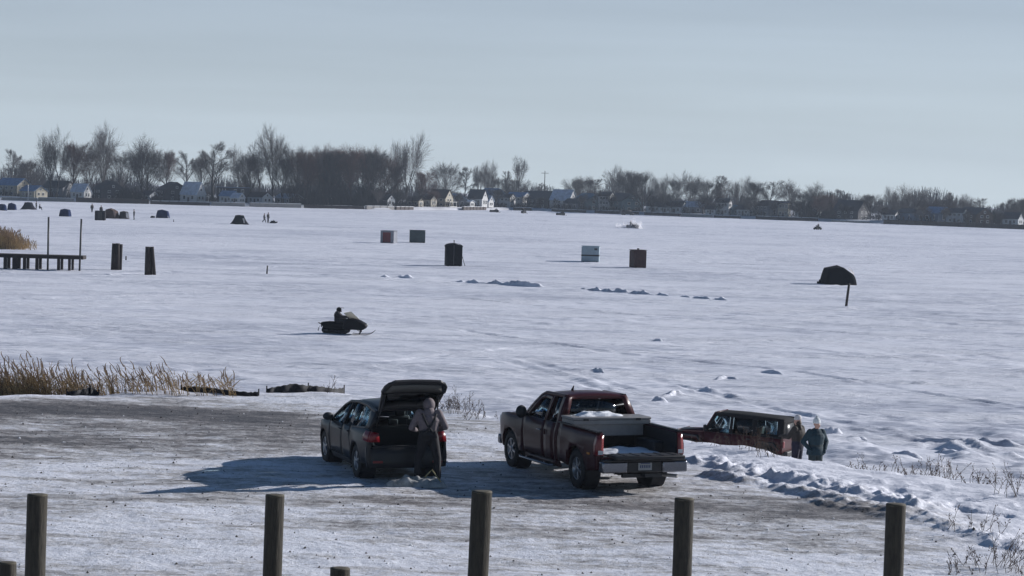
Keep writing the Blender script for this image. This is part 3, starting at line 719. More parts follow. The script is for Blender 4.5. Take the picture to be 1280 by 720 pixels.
# ------------------------------------------------------------------ four-door off-roader with a soft top
def make_jeep(loc, rz, tilt):
    t = thing('off_roader', 'dark red boxy off-road vehicle with black soft top behind the snow bank', 'off-roader', loc, rz, tilt=tilt)
    def side(s, off=0.0):
        Yt = [(.4, .76), (.6, .78), (1.12, .78), (1.85, .64)]
        return lambda u, v, w: (u, s * (interp(Yt, v) + off - w), v)
    b = MB()
    for s in (1, -1):
        b.panel([(.95, .50), (.95, 1.12), (-2.02, 1.12), (-2.06, .60), (-1.9, .60)] + arc(-1.42, .52, .46, 170, 10, 8) + [(-.90, .50)], side(s), .06, .3)
        b.panel([(2.02, .72), (2.02, 1.06), (.95, 1.12), (.95, .60)], lambda u, v, w: (u, s * (.72 - .10 * (u - .95) - w), v), .05, .3)
        # flat fenders
        b.sheet([[(2.15, s * .50, .86), (2.15, s * .90, .84)], [(1.9, s * .50, .97), (1.9, s * .92, .96)], [(1.2, s * .60, .97), (1.2, s * .92, .96)], [(.95, s * .70, .70), (.95, s * .92, .66)]], (0, 0, -.04), mi=1)
        b.sheet([[(-.92, s * .76, .70), (-.92, s * .92, .66)], [(-1.15, s * .76, .99), (-1.15, s * .92, .97)], [(-1.75, s * .76, .99), (-1.75, s * .92, .97)], [(-1.98, s * .76, .75), (-1.98, s * .92, .72)]], (0, 0, -.04), mi=1)
    b.sheet([[(2.05, -.62, 1.06), (2.05, 0, 1.10), (2.05, .62, 1.06)], [(.95, -.74, 1.13), (.95, 0, 1.18), (.95, .74, 1.13)]], (0, 0, -.04))
    b.box((2.06, 0, .86), (.06, 1.2, .46), bevel=.02); b.box((0, 0, .55), (3.9, 1.4, .12), mi=1)
    b.box((-2.05, 0, .86), (.06, 1.54, .54)); b.box((-1.42, 0, .72), (1.1, 1.30, .62), mi=1); b.box((1.5, 0, .72), (.95, 1.0, .5), mi=1)
    b.build('body', [REDJ, BLACKP], t)
    top = MB(); ny = 9
    rows = []
    for x, z in ((.55, 1.79), (.45, 1.845), (-.3, 1.86), (-1.0, 1.85), (-1.7, 1.83), (-2.0, 1.79), (-2.08, 1.70)):
        rows.append([(x, (2 * k / (ny - 1) - 1) * .67, z - .06 * abs(2 * k / (ny - 1) - 1) ** 3) for k in range(ny)])
    top.sheet(rows, (0, 0, -.025))
    for s in (1, -1):
        top.panel([(.60, 1.80), (-2.06, 1.80), (-2.06, 1.70), (.58, 1.70)], side(s, .01), .03, .3)
        for poly in ([(.95, 1.125), (.57, 1.79), (.47, 1.79), (.83, 1.125)], [(-.02, 1.125), (-.02, 1.72), (-.13, 1.72), (-.13, 1.125)], [(-.90, 1.125), (-.88, 1.72), (-1.04, 1.72), (-1.1, 1.125)], [(-1.86, 1.125), (-1.82, 1.72), (-2.07, 1.72), (-2.09, 1.125)],
                     [(-1.1, 1.125), (-1.1, 1.24), (-1.9, 1.24), (-1.9, 1.125)]):
            top.panel(poly, side(s, .005), .03, .3)
    top.panel([(-.66, 1.72), (.66, 1.72), (.76, 1.13), (.55, 1.13), (.50, 1.62), (-.50, 1.62), (-.55, 1.13), (-.76, 1.13)], lambda u, v, w: (-2.07 - (1.72 - v) * .03 + w, u, v), .03, .3)
    top.build('soft_top', CLOTHTOP, t)
    wf = MB()
    for s in (1, -1): wf.tube([(.98, s * .70, 1.12), (.60, s * .62, 1.80)], .035, 6)
    wf.tube([(.60, -.62, 1.80), (.60, .62, 1.80)], .035, 6); wf.build('windshield_frame', REDJ, t)
    g = MB(); g.sheet([[(.965, -.68, 1.15), (.965, .68, 1.15)], [(.60, -.60, 1.78), (.60, .60, 1.78)]]); g.build('windshield', GLASS_C, t)
    for s in (1, -1):
        g = MB(); g.panel([(.80, 1.15), (.52, 1.70), (.0, 1.70), (.0, 1.15)], side(s, -.012), .006, .5); g.build('side_window', GLASS_C, t)
        g = MB(); g.panel([(-.15, 1.15), (-.15, 1.70), (-.86, 1.70), (-.88, 1.15)], side(s, -.012), .006, .5); g.build('side_window', GLASS_T, t)
        g = MB(); g.panel([(-1.08, 1.25), (-1.06, 1.70), (-1.80, 1.70), (-1.84, 1.25)], side(s, -.012), .006, .5); g.build('side_window', GLASS_C, t)
        for x0, x1 in ((.86, -.06), (-.10, -.90)):
            d = MB(); d.panel([(x0, .56), (x0, 1.09), (x1, 1.09), (x1, .56)], side(s, .014), .02, .3); d = d.build('door', REDJ, t)
            h = MB(); h.box((x1 + .14, s * .81, 1.0), (.14, .03, .04)); h.build('handle', BLACKP, d)
        m = MB(); m.tube([(.88, s * .78, 1.18), (.86, s * .92, 1.26)], .025, 6); m.box((.85, s * .99, 1.30), (.07, .2, .17), bevel=.03); m.build('side_mirror', BLACKP, t)
        l = MB(); l.box((-2.10, s * .70, .92), (.05, .12, .22), bevel=.01); l.build('tail_light', TAILRED, t)
        l2 = MB(); l2.ball((2.08, s * .45, .90), .10, (.4, 1, 1)); l2.build('headlight', CLEARL, t)
        q = MB(); q.box((.0, s * .36, .85), (.5, .46, .2), bevel=.05); q.box((-.24, s * .36, 1.18), (.14, .46, .55), bevel=.05); q.box((-.28, s * .36, 1.52), (.1, .24, .16), bevel=.04); q.build('seat', DARKIN, t)
    g = MB(); g.sheet([[(-2.06, -.52, 1.15), (-2.06, .52, 1.15)], [(-2.055, -.48, 1.62), (-2.055, .48, 1.62)]], (.03, 0, 0)); g.build('rear_window', mat('smoked_vinyl', (.02, .02, .022), .35), t)
    q = MB(); q.box((-.95, 0, 1.1), (.14, 1.1, .6), bevel=.05); q.build('rear_seat', DARKIN, t)
    rb = MB()
    for x in (-.15, -1.0): rb.tube([(x, -.58, 1.1), (x, -.54, 1.72), (x, .54, 1.72), (x, .58, 1.1)], .035, 6)
    rb.build('roll_bar', BLACKP, t)
    bm_ = MB(); bm_.box((-2.20, 0, .60), (.16, 1.5, .18), bevel=.03); bm_.build('rear_bumper', BLACKP, t)
    bm_ = MB(); bm_.box((2.25, 0, .60), (.16, 1.5, .18), bevel=.03); bm_.build('front_bumper', BLACKP, t)
    for x in (1.52, -1.42):
        for s in (1, -1): wheel(t, x, s * .78, .40, .26, 5)
    return t

def seat_on(px, py, heading_deg, z=LOT, dz=0.0):
    p = G(px, py, z); return (p.x, p.y, z + dz), PI / 2 + R(heading_deg)

loc, rz = seat_on(731, 595, 22.5)
truck = make_pickup(loc, rz, (0, 0))
loc, rz = seat_on(474, 585.5, 19)
suv = make_suv(loc, rz, (0, 0))
jp = at(917.5, 70.3, 0.0)
jeep = make_jeep((jp.x, jp.y, 0.17), PI / 2 + R(64), (0, R(-1.5)))
jeep.scale = (.83, .83, .86)

# toolbox and snow carried in the truck bed
def in_truck(p):
    return truck.matrix_basis @ Vector(p)
tb = thing('toolbox', 'pale aluminium crossover toolbox spanning the pickup bed behind the cab', 'toolbox', in_truck((-1.02, 0, 0)), rz=truck.rotation_euler[2])
m = MB(); m.box((0, 0, 1.20), (.52, 1.56, .34), bevel=.015); m.box((-.02, 0, 1.33), (.60, 1.84, .10), bevel=.012); m.build('box', TOOLW, tb)
m = MB(); m.box((-.02, 0, 1.41), (.62, 1.86, .055), bevel=.015); lid = m.build('lid', TOOLW, tb)
for s in (1, -1):
    m = MB(); m.box((-.335, s * .62, 1.395), (.016, .12, .05), bevel=.005); m.build('latch', BLACKP, lid)
def snow_lump(name, label, loc, rz, lx, ly, h, z0, seed, n=26):
    rows = []
    rr = np.random.RandomState(seed)
    xs_ = np.linspace(-1, 1, n)
    gx, gy = np.meshgrid(xs_, xs_)
    hh = np.clip((1 - np.abs(gx) ** 3) * (1 - np.abs(gy) ** 3), 0, 1) ** .6 * (h * (.75 + .45 * fbm(gx * 2.3 + seed, gy * 2.3, 4, seed)))
    for i in range(n): rows.append([(gx[i, j] * lx * (1 + .06 * math.sin(9 * gy[i, j] + seed)), gy[i, j] * ly * (1 + .06 * math.sin(7 * gx[i, j])), z0 + max(0.002, hh[i, j])) for j in range(n)])
    q = MB(); q.sheet(rows, None)
    base = [(r_[j][0], r_[j][1], z0) for r_ in rows for j in range(n)]
    o = q.build(name, SNOWC, None, loc=loc, rz=rz)
    return props(o, label, 'snow')
snow_lump('snow_heap', 'loose white snow left on the floor of the open pickup bed', in_truck((-1.90, 0, 0)), truck.rotation_euler[2], .50, .66, .07, .775, 3)
snow_lump('snow_patch', 'small patch of snow on top of the aluminium toolbox', in_truck((-.95, .15, 0)), truck.rotation_euler[2], .20, .50, .09, 1.437, 9)
# ================================================================== people
SKIN = mat('skin', (.42, .25, .19), .55)
EYE = mat('eye_dark', (.02, .015, .012), .3)
HAIRM = mat('dark_hair', (.03, .02, .015), .7)
def cloth(name, c, v=.25): return mat(name, c, .85, var=v, scale=14, bump=.35)

def person_mesh(prims, mats, vox):
    """prims: (p0, p1, r0, r1, mat index, flat, flat axis). Grown together into one continuous surface."""
    b = MB()
    for p0, p1, r0, r1, mi, fl, ax in prims:
        p0, p1 = Vector(p0), Vector(p1); L = (p1 - p0).length
        t = (p1 - p0).normalized() if L > 1e-6 else Vector((0, 0, 1))
        pts, rad = [], []
        for k in range(5):
            a = PI / 2 * k / 4
            pts.append(p0 - t * r0 * math.cos(a)); rad.append(max(.0008, r0 * math.sin(a)))
        for k in range(1, 5):
            f = k / 5; pts.append(p0.lerp(p1, f)); rad.append(r0 + (r1 - r0) * f)
        for k in range(5):
            a = PI / 2 * k / 4
            pts.append(p1 + t * r1 * math.sin(a)); rad.append(max(.0008, r1 * math.cos(a)))
        b.tube(pts, rad, 14, flat=fl, flat_dir=ax)
    bmesh.ops.recalc_face_normals(b.bm, faces=b.bm.faces)
    me = bpy.data.meshes.new('tmp'); b.bm.to_mesh(me); b.bm.free()
    o = bpy.data.objects.new('tmp', me); COL.objects.link(o)
    m = o.modifiers.new('r', 'REMESH'); m.mode = 'VOXEL'; m.voxel_size = vox; m.use_smooth_shade = True
    s = o.modifiers.new('s', 'SMOOTH'); s.factor = .5; s.iterations = 3
    dg = bpy.context.evaluated_depsgraph_get()
    me2 = bpy.data.meshes.new_from_object(o.evaluated_get(dg))
    bpy.data.objects.remove(o); bpy.data.meshes.remove(me)
    n = len(me2.polygons); C = np.zeros(n * 3, np.float32); me2.polygons.foreach_get('center', C); C = C.reshape(-1, 3)
    best = np.full(n, 1e9); idx = np.zeros(n, np.int32)
    for p0, p1, r0, r1, mi, fl, ax in prims:
        a = np.array(p0); v = np.array(p1) - a; l2 = max(1e-9, float(v @ v))
        tt = np.clip(((C - a) @ v) / l2, 0, 1); d = np.linalg.norm(C - a - tt[:, None] * v, axis=1)
        sd = d / ((r0 + (r1 - r0) * tt) * (1 + (fl - 1) * .4))
        sd = sd - (.35 if mi >= 90 else 0)
        m_ = sd < best; best[m_] = sd[m_]; idx[m_] = mi
    me2.materials.clear()
    for m in mats: me2.materials.append(m)
    me2.polygons.foreach_set('material_index', idx); me2.polygons.foreach_set('use_smooth', np.ones(n, bool)); me2.update()
    return me2

def V3(*a): return Vector(a)
def body_prims(J, bulk=1.0, hands=True, lean=0.0):
    """J: joints in the figure's own space (x forward, y left). mats: 0 skin 1 jacket 2 trousers 3 boots 4 gloves 5 eyes"""
    P = []
    def c(a, b_, r0, r1, mi, fl=1.0, ax=(0, 1, 0)): P.append((tuple(a), tuple(b_), r0, r1, mi, fl, ax))
    pel, ch, nk, hd = J['pelvis'], J['chest'], J['neck'], J['head']
    k = bulk
    up = (ch - pel).normalized()
    c(pel - up * .02, pel + up * .10, .135 * k, .130 * k, 2, 1.32)
    c(pel + up * .10, ch, .125 * k, .150 * k, 1, 1.38)
    c(ch, ch + up * .10, .150 * k, .115 * k, 1, 1.42)
    c(J['sh_l'], J['sh_r'], .085 * k, .085 * k, 1)
    c(ch + up * .10, nk, .085, .060, 1)
    c(nk, hd - V3(0, 0, .05), .055, .060, 0)
    fw = J.get('face', V3(1, 0, 0)).normalized(); sd = V3(0, 0, 1).cross(fw).normalized(); hu = fw.cross(sd).normalized()
    c(hd + hu * .035 - fw * .012, hd + hu * .02 + fw * .012, .088, .082, 0)            # skull
    c(hd - hu * .02 + fw * .02, hd - hu * .085 + fw * .035, .068, .040, 0)               # jaw
    c(hd + hu * .0 + fw * .095, hd - hu * .028 + fw * .112, .010, .014, 0)               # nose
    for s in (1, -1):
        c(hd + sd * s * .086 + hu * .01, hd + sd * s * .088 - hu * .03, .018, .012, 0)   # ears
        c(hd + sd * s * .032 + hu * .008 + fw * .088, hd + sd * s * .036 + hu * .008 + fw * .088, .009, .009, 5)
    c(hd - hu * .058 + fw * .088 + sd * .02, hd - hu * .058 + fw * .088 - sd * .02, .008, .008, 5)
    for q in 'lr':
        sh, el, wr = J['sh_' + q], J['el_' + q], J['wr_' + q]
        c(sh, el, .074 * k, .058 * k, 1); c(el, wr, .058 * k, .043 * k, 1)
        hp, kn, an = J['hip_' + q], J['kn_' + q], J['an_' + q]
        c(hp, kn, .105 * k, .075 * k, 2); c(kn, an + V3(0, 0, .05), .074 * k, .058 * k, 2)
        tf = J.get('toe_' + q, V3(1, 0, 0)).normalized()
        c(an + V3(0, 0, .06), an - V3(0, 0, .0), .060, .058, 3)
        c(an - V3(0, 0, .035) - tf * .04, an - V3(0, 0, .045) + tf * .15, .050, .042, 3)
        if hands:
            d = (wr - el).normalized(); s = 1 if q == 'l' else -1
            d = J.get('hand_' + q, d).normalized()
            side = V3(0, 0, 1).cross(d); side = side.normalized() if side.length > .1 else V3(0, 1, 0)
            dn = d.cross(side).normalized()
            c(wr, wr + d * .075, .034, .040, 4, 1.0)
            for n_ in range(4):
                o = side * (-.030 + .020 * n_); ln = (.060, .070, .066, .052)[n_]
                a = wr + d * .09 + o; m_ = a + d * ln * .55 - dn * .010; e_ = m_ + d * ln * .40 - dn * .030
                c(a, m_, .0125, .0115, 4); c(m_, e_, .0115, .0095, 4)
            a = wr + d * .035 + side * -.036 * s; m_ = a + d * .035 - side * .022 * s - dn * .015
            c(a, m_, .014, .0125, 4); c(m_, m_ + d * .03 - dn * .012, .0125, .010, 4)
    return P

def standing(h=1.75, arms='down', stance=.11):
    k = h / 1.75
    J = dict(pelvis=V3(0, 0, .96), chest=V3(.0, 0, 1.28), neck=V3(.01, 0, 1.48), head=V3(.03, 0, 1.62),
             sh_l=V3(0, .19, 1.42), sh_r=V3(0, -.19, 1.42),
             el_l=V3(-.02, .27, 1.15), el_r=V3(-.02, -.27, 1.15), wr_l=V3(.06, .28, .90), wr_r=V3(.06, -.28, .90),
             hip_l=V3(0, .09, .93), hip_r=V3(0, -.09, .93), kn_l=V3(.02, stance, .50), kn_r=V3(.02, -stance, .50),
             an_l=V3(-.02, stance + .02, .09), an_r=V3(-.02, -stance - .02, .09))
    if k != 1: J = {a: v * k for a, v in J.items()}
    return J

def person(label, J, mats, loc, rz, vox=.014, bulk=1.12, hands=True, group=None):
    o = bpy.data.objects.new('person', person_mesh(body_prims(J, bulk, hands), mats, vox)); COL.objects.link(o)
    o.location = loc; o.rotation_euler = (0, 0, rz)
    return props(o, label, 'person', group)

BOOT = mat('winter_boot', (.02, .018, .017), .7); GLOVE = cloth('black_glove', (.02, .02, .022))
BLACKC = cloth('black_cloth', (.013, .013, .017)); 
def outfit(j, t, g=GLOVE): return [SKIN, j, t, BOOT, g, EYE]

def hat_cap(m, hd, r=.105, h=.13, pom=False, tall=1.0):
    m.lathe([(r * .99, -.005), (r * 1.07, .0), (r * 1.08, .035), (r * 1.0, .05), (r * .94, .085 * tall), (r * .68, .125 * tall), (r * .3, .145 * tall), (.0001, .15 * tall)], hd, 'z', 18)
    if pom: m.ball(hd + V3(0, 0, .165 * tall), .035, sub=2)

# the man at the open hatch, seen from behind
cr = math.cos(suv.rotation_euler[2]); sr = math.sin(suv.rotation_euler[2])
HOODY = cloth('taupe_hoodie', (.15, .125, .135), .15); BIB = cloth('black_bib', (.012, .012, .016))
p = G(534, 605.0, LOT)
J = standing(1.84, stance=.19)
J['el_l'] = V3(.02, .36, 1.17); J['wr_l'] = V3(.28, .26, 1.10); J['el_r'] = V3(.05, -.36, 1.20); J['wr_r'] = V3(.30, -.24, 1.12)
J['head'] = V3(.10, 0, 1.64); J['neck'] = V3(.04, 0, 1.50)
man = person('person in taupe hooded top and black bib overalls facing the open hatch', J, outfit(HOODY, BIB), (p.x, p.y, gz(p.x, p.y) + .02), PI / 2 + R(6), .012, 1.16)
hd = J['head']
m = MB(); m.ball(hd + V3(-.03, 0, .02), .135, (1.05, .95, 1.12), sub=3); m.tube([hd + V3(-.07, 0, -.06), hd + V3(-.10, 0, -.14), hd + V3(-.07, 0, -.20)], [.10, .125, .10], 12); m.build('hood', HOODY, man)
m = MB()   # bib: back panel and crossed straps
bk = lambda y, z: V3(-.205 + .30 * y * y + .10 * max(0, z - 1.28), y, z)
for s in (1, -1):
    m.tube([bk(s * .15, 1.47) + V3(.05, 0, .02), bk(s * .10, 1.36), bk(s * .03, 1.24), bk(-s * .10, 1.08)], [.026] * 4, 6, flat=.5, flat_dir=(1, 0, 0))
m.sheet([[bk(y, z) for y in (-.17, -.1, 0, .1, .17)] for z in (.98, 1.06, 1.14)], (.05, 0, 0))
m.build('bib_strap', BIB, man)

# two people beside the off-roader
BROWNJ = cloth('dark_brown_jacket', (.030, .025, .022)); NAVYT = cloth('navy_trousers', (.012, .011, .028)); TEALJ = cloth('dark_teal_coat', (.006, .027, .040)); TEALT = cloth('slate_teal_trousers', (.022, .036, .040))
WOOL = cloth('pale_wool_hat', (.48, .47, .47)); WOOL2 = cloth('white_pom_hat', (.55, .58, .58))
q = at(995.5, 67.3, 0); J = standing(1.80)
J['el_l'] = V3(.16, .27, 1.22); J['wr_l'] = V3(.40, .20, 1.22); J['el_r'] = V3(-.04, -.30, 1.16); J['wr_r'] = V3(.06, -.30, .93); J['face'] = V3(1, .1, 0)
q.z = float(lake_h(np.array([q.x]), np.array([q.y]))[0])
w1 = person('person in dark brown jacket and pale knit hat reaching toward the dark red off-roader', J, outfit(BROWNJ, NAVYT), (q.x, q.y, q.z + .10), PI * .80, .013, 1.28)
m = MB(); hat_cap(m, J['head'] + V3(-.01, 0, .055)); m.build('knit_hat', WOOL, w1)
m = MB(); m.ball(J['head'] + V3(-.05, 0, -.05), .085, (.9, 1.15, 1.3)); m.tube([J['head'] + V3(-.09, .03, -.08), J['head'] + V3(-.13, .05, -.22), J['head'] + V3(-.13, .06, -.34)], [.05, .06, .03], 8); m.build('hair', HAIRM, w1)
q = at(1018, 67.0, 0); J = standing(1.80)
J['el_l'] = V3(-.08, .37, 1.17); J['wr_l'] = V3(.10, .25, .98); J['el_r'] = V3(-.08, -.37, 1.17); J['wr_r'] = V3(.10, -.25, .98); J['face'] = V3(.8, .6, 0)
q.z = float(lake_h(np.array([q.x]), np.array([q.y]))[0])
w2 = person('person in dark teal coat and white bobble hat with hands in pockets', J, outfit(TEALJ, TEALT, TEALJ), (q.x, q.y, q.z + .03), -PI * .40, .013, 1.3)
m = MB(); hat_cap(m, J['head'] + V3(-.01, 0, .055), pom=True, tall=1.15); m.build('knit_hat', WOOL2, w2)
m = MB(); m.lathe([(.225, .80), (.232, .84), (.215, .95), (.19, 1.05)], (0, 0, 0), 'z', 20)
for v in m.bm.verts: v.co.y *= 1.18
m.build('coat_hem', TEALJ, w2)
m = MB(); m.tube([V3(-.02, -.14, 1.49), V3(-.11, 0, 1.52), V3(-.02, .14, 1.49)], [.05, .06, .05], 8); m.build('collar', TEALJ, w2)

# small figures far out on the ice
DKC = [cloth('far_navy_suit', (.012, .013, .025)), cloth('far_black_suit', (.012, .012, .014)), cloth('far_brown_suit', (.03, .022, .018))]
def walker(px, py, label, rz, suit=0, pose='stand', h=1.76, zoff=0):
    g = G(px, py); J = standing(h, stance=.10)
    if pose == 'walk':
        J['kn_l'] += V3(.18, 0, .02); J['an_l'] += V3(.28, 0, .03); J['kn_r'] += V3(-.05, 0, 0); J['an_r'] += V3(-.30, 0, .06)
        J['wr_l'] += V3(-.15, 0, 0); J['wr_r'] += V3(.18, 0, .05)
    if pose == 'bend':
        J['chest'] = V3(.22, 0, 1.16); J['neck'] = V3(.40, 0, 1.30); J['head'] = V3(.50, 0, 1.38)
        for s, q_ in ((1, 'l'), (-1, 'r')):
            J['sh_' + q_] = V3(.34, .18 * s, 1.24); J['el_' + q_] = V3(.44, .20 * s, .98); J['wr_' + q_] = V3(.56, .14 * s, .80)
    if pose == 'sit':
        J = {a: v - V3(0, 0, .48) for a, v in J.items()}
        for s, q_ in ((1, 'l'), (-1, 'r')):
            J['kn_' + q_] = V3(.42, .13 * s, .50); J['an_' + q_] = V3(.44, .13 * s, .09); J['wr_' + q_] = V3(.36, .12 * s, .62); J['el_' + q_] = V3(.12, .24 * s, .68)
    z = float(lake_h(np.array([g.x]), np.array([g.y]))[0]) + zoff
    o = person(label, J, outfit(DKC[suit], DKC[(suit + 1) % 2]), (g.x, g.y, z), rz, .03, 1.2, True)
    m = MB(); hat_cap(m, J['head'] + V3(0, 0, .05)); m.build('knit_hat', DKC[1], o)
    return o
walker(45.2, 262.2, 'person in brown suit standing just beside the flared dark tent', .5, 2)
walker(49.5, 262.8, 'person in dark suit crouching low beside the flared dark tent', .2, 0, 'sit')
walker(115, 265.5, 'person in dark suit standing alone behind the black cabin', 2.0, 2)
walker(126.3, 268.5, 'person whose head and shoulders show above the black cabin', -1.2, 1)
walker(167.5, 274.6, 'person in dark suit standing beside the two brown hub tents', PI, 1, 'stand', 1.85)
walker(330.2, 278.2, 'person in dark suit walking with head down on the open ice', .2, 0, 'walk', 1.6)
walker(335, 278.6, 'tall person in dark suit standing by the small dark sled', -.6, 1, 'stand', 1.85)
# ================================================================== on the ice and around the lot
def lz(p): return float(lake_h(np.array([p.x]), np.array([p.y]))[0])
WOODP = mat('weathered_post', (.022, .019, .014), .9, bump=.7, scale=9, stretch=(3, 3, .5), color2=(.050, .043, .030))
WOODEND = mat('post_end_grain', (.075, .065, .045), .85, var=.3, scale=14)
WOODD = mat('dark_dock_timber', (.016, .012, .013), .85, bump=.4, scale=6, color2=(.032, .024, .022), stretch=(1, 1, 6))
STEELB = mat('black_steel', (.015, .015, .018), .5)

# ---- round timber bollards at the near edge of the lot
def post(px_top, py_top, d, wpx, label, lean=(0, 0), seed=0):
    s = FPX / d; r_ = wpx / 2 / s
    p = at(px_top, d, 0); v = ray(px_top, py_top); top = (CAM + v * (d / v.y)).z
    x = (CAM + v * (d / v.y)).x
    g = gz(x, d); h = top - g
    t = thing('timber_bollard', label, 'bollard', (x - lean[0] * h, d, g - .25), 0, 'timber bollards along the near edge of the lot')
    h += .25
    rr = random.Random(seed)
    m = MB(); n = 28; rows = []
    for k in range(25):
        z = h * k / 24; ring = []
        for a in range(n):
            th = 2 * PI * a / n
            w_ = r_ * (1 + .012 * math.sin(3 * th + seed) + .012 * math.sin(7 * th + z * 1.3 + seed) + rr.uniform(-.008, .008))
            ring.append(Vector((lean[0] * z + math.cos(th) * w_, lean[1] * z + math.sin(th) * w_, z)))
        rows.append(ring + [ring[0]])
    m.sheet(rows); bmesh.ops.remove_doubles(m.bm, verts=m.bm.verts, dist=1e-5)
    m.build('shaft', WOODP, t)
    c = MB(); c.lathe([(r_ * 1.0, h - .012), (r_ * .985, h + .012), (r_ * .55, h + .018), (.0001, h + .015)], (lean[0] * h, lean[1] * h, 0), 'z', 28)
    c.build('end_cap', WOODEND, t)
    return t
post(46.5, 619, 32, 25.5, 'tall round timber bollard farthest from the vehicles, with a short stub beside it', (.012, 0), 1)
post(343.5, 619.5, 32, 24, 'tall round timber bollard in line with the tip of the long car shadow', (.012, 0), 2)
post(602, 615, 32, 26, 'tall round timber bollard in front of the gap between car and pickup', (.02, 0), 3)
post(855.5, 624, 32, 24.5, 'tall round timber bollard in front of the maroon pickup tailgate corner', (.0, 0), 4)
post(1120, 631, 32, 25, 'tall round timber bollard in front of the churned snow windrows', (.0, 0), 5)
post(9, 704, 33, 23, 'short sawn-off timber bollard beside the outermost tall one', (0, 0), 6)
post(425, 711, 33, 25, 'short sawn-off timber bollard between two tall ones', (0, 0), 7)

# ---- fishing shanties
def shanty(px, py, label, w_, dp, h, rz, wall, kind, roof=None):
    g = G(px, py); t = thing('fishing_shanty', label, 'shanty', (g.x, g.y, lz(g) - .03), rz, 'fishing shanties out on the ice')
    m = MB()
    if kind == 'barrel':
        prof = [(-w_ / 2, .06), (w_ / 2, .06), (w_ / 2, h * .86)] + [(w_ / 2 * math.cos(a), h * .86 + h * .14 * math.sin(a)) for a in [PI * k / 8 for k in range(1, 8)]] + [(-w_ / 2, h * .86)]
    else:
        prof = [(-w_ / 2, .06), (w_ / 2, .06), (w_ / 2, h * .93), (w_ / 2 - .12, h * .97), (-w_ / 2 + .12, h * .97), (-w_ / 2, h * .93)]
    m.prism(prof, lambda u, v: (u, -dp / 2, v), lambda u, v: (u, dp / 2, v))
    m.build('wall', wall, t)
    r_ = MB()
    if kind == 'barrel':
        rows = [[((w_ / 2 + .05) * math.cos(a), y, h * .865 + (h * .15) * math.sin(a)) for a in [PI * k / 10 for k in range(11)]] for y in (-dp / 2 - .06, dp / 2 + .06)]
        r_.sheet(rows, (0, 0, .03))
    else:
        r_.box((0, 0, h * .985), (w_ + .10, dp + .10, h * .03), bevel=.015)
    r_.build('roof', roof or wall, t)
    for s in (1, -1):
        k = MB(); k.box((s * w_ * .38, 0, .03), (.10, dp + .4, .09)); k.build('runner', STEELB, t)
    return t
SIL = mat('grey_silver_sheet', (.20, .21, .24), .5, metal=.3, var=.15, scale=3); REDD = mat('dull_red_door', (.13, .018, .022), .6, var=.2, scale=3)
GRN = mat('grey_green_panel', (.045, .065, .070), .7, var=.2, scale=2); BLK = mat('black_sheeting', (.008, .008, .012), .75, var=.3, scale=3, spec=.15)
PALE = mat('pale_blue_panel', (.25, .32, .37), .55, var=.1, scale=2); BRW = mat('dark_red_brown_wood', (.045, .016, .016), .75, var=.3, scale=4); STRIPE = mat('black_stripe', (.015, .015, .018), .6)
t = shanty(486, 304, 'small silver-grey fishing shanty with a dull red door', 1.85, 1.7, 1.72, R(-14), SIL, 'box')
m = MB(); m.box((-.05, -.865, .80), (1.1, .03, 1.36)); d_ = m.build('door', REDD, t); m = MB(); m.box((.40, -.89, .8), (.05, .03, .12)); m.build('handle', STEELB, d_)
t = shanty(521.5, 303.5, 'plain dark green-grey fishing shanty beside the red-doored one', 2.1, 1.9, 1.75, R(4), GRN, 'box')
m = MB(); m.box((.5, -.965, .85), (.7, .03, 1.45)); m.build('door', GRN, t)
t = shanty(566.5, 332.5, 'tall black round-topped fishing shanty with a stovepipe', 1.62, 1.5, 2.25, R(8), BLK, 'barrel')
m = MB(); m.tube([(0, -.30, 2.1), (0, -.30, 2.55)], .045, 10); m.lathe([(.08, 2.55), (.08, 2.58), (.0001, 2.62)], (0, -.30, 0), 'z', 10); m.build('stovepipe', STEELB, t)
m = MB(); m.box((-.05, -.765, 1.1), (.05, .03, 2.05)); m.build('batten', mat('grey_batten', (.08, .08, .085), .6), t)
m = MB(); m.box((.38, -.762, .98), (.62, .02, 1.7)); m.build('door', BLK, t)
m = MB(); m.tube([(.84, -.5, 1.0), (1.12, -.6, .05)], .03, 6); m.build('prop', STEELB, t)
t = shanty(738, 327.3, 'pale blue-grey fishing shanty with a black stripe round it', 1.95, 1.8, 1.80, R(-5), PALE, 'box')
m = MB(); m.box((0, 0, .75), (1.965, 1.815, .17)); m.build('stripe', STRIPE, t)
m = MB(); m.box((.62, -.912, 1.45), (.34, .02, .22)); m.build('window', mat('dim_pane', (.04, .05, .06), .2), t)
t = shanty(797, 334.5, 'dark red-brown wooden fishing shanty standing by itself', 1.38, 1.3, 1.92, R(20), BRW, 'box')
m = MB(); m.box((-.1, -.662, .9), (.7, .03, 1.6)); m.build('door', BRW, t)
m = MB(); m.box((0, 0, 2.0), (.2, .2, .12), bevel=.02); m.build('vent_cap', STEELB, t)
t = shanty(125.3, 275.4, 'small black box cabin in front of a standing person', 1.75, 1.6, 1.72, R(3), BLK, 'box')
m = MB(); m.box((0, -.815, .8), (.75, .03, 1.4)); m.build('door', STRIPE, t)

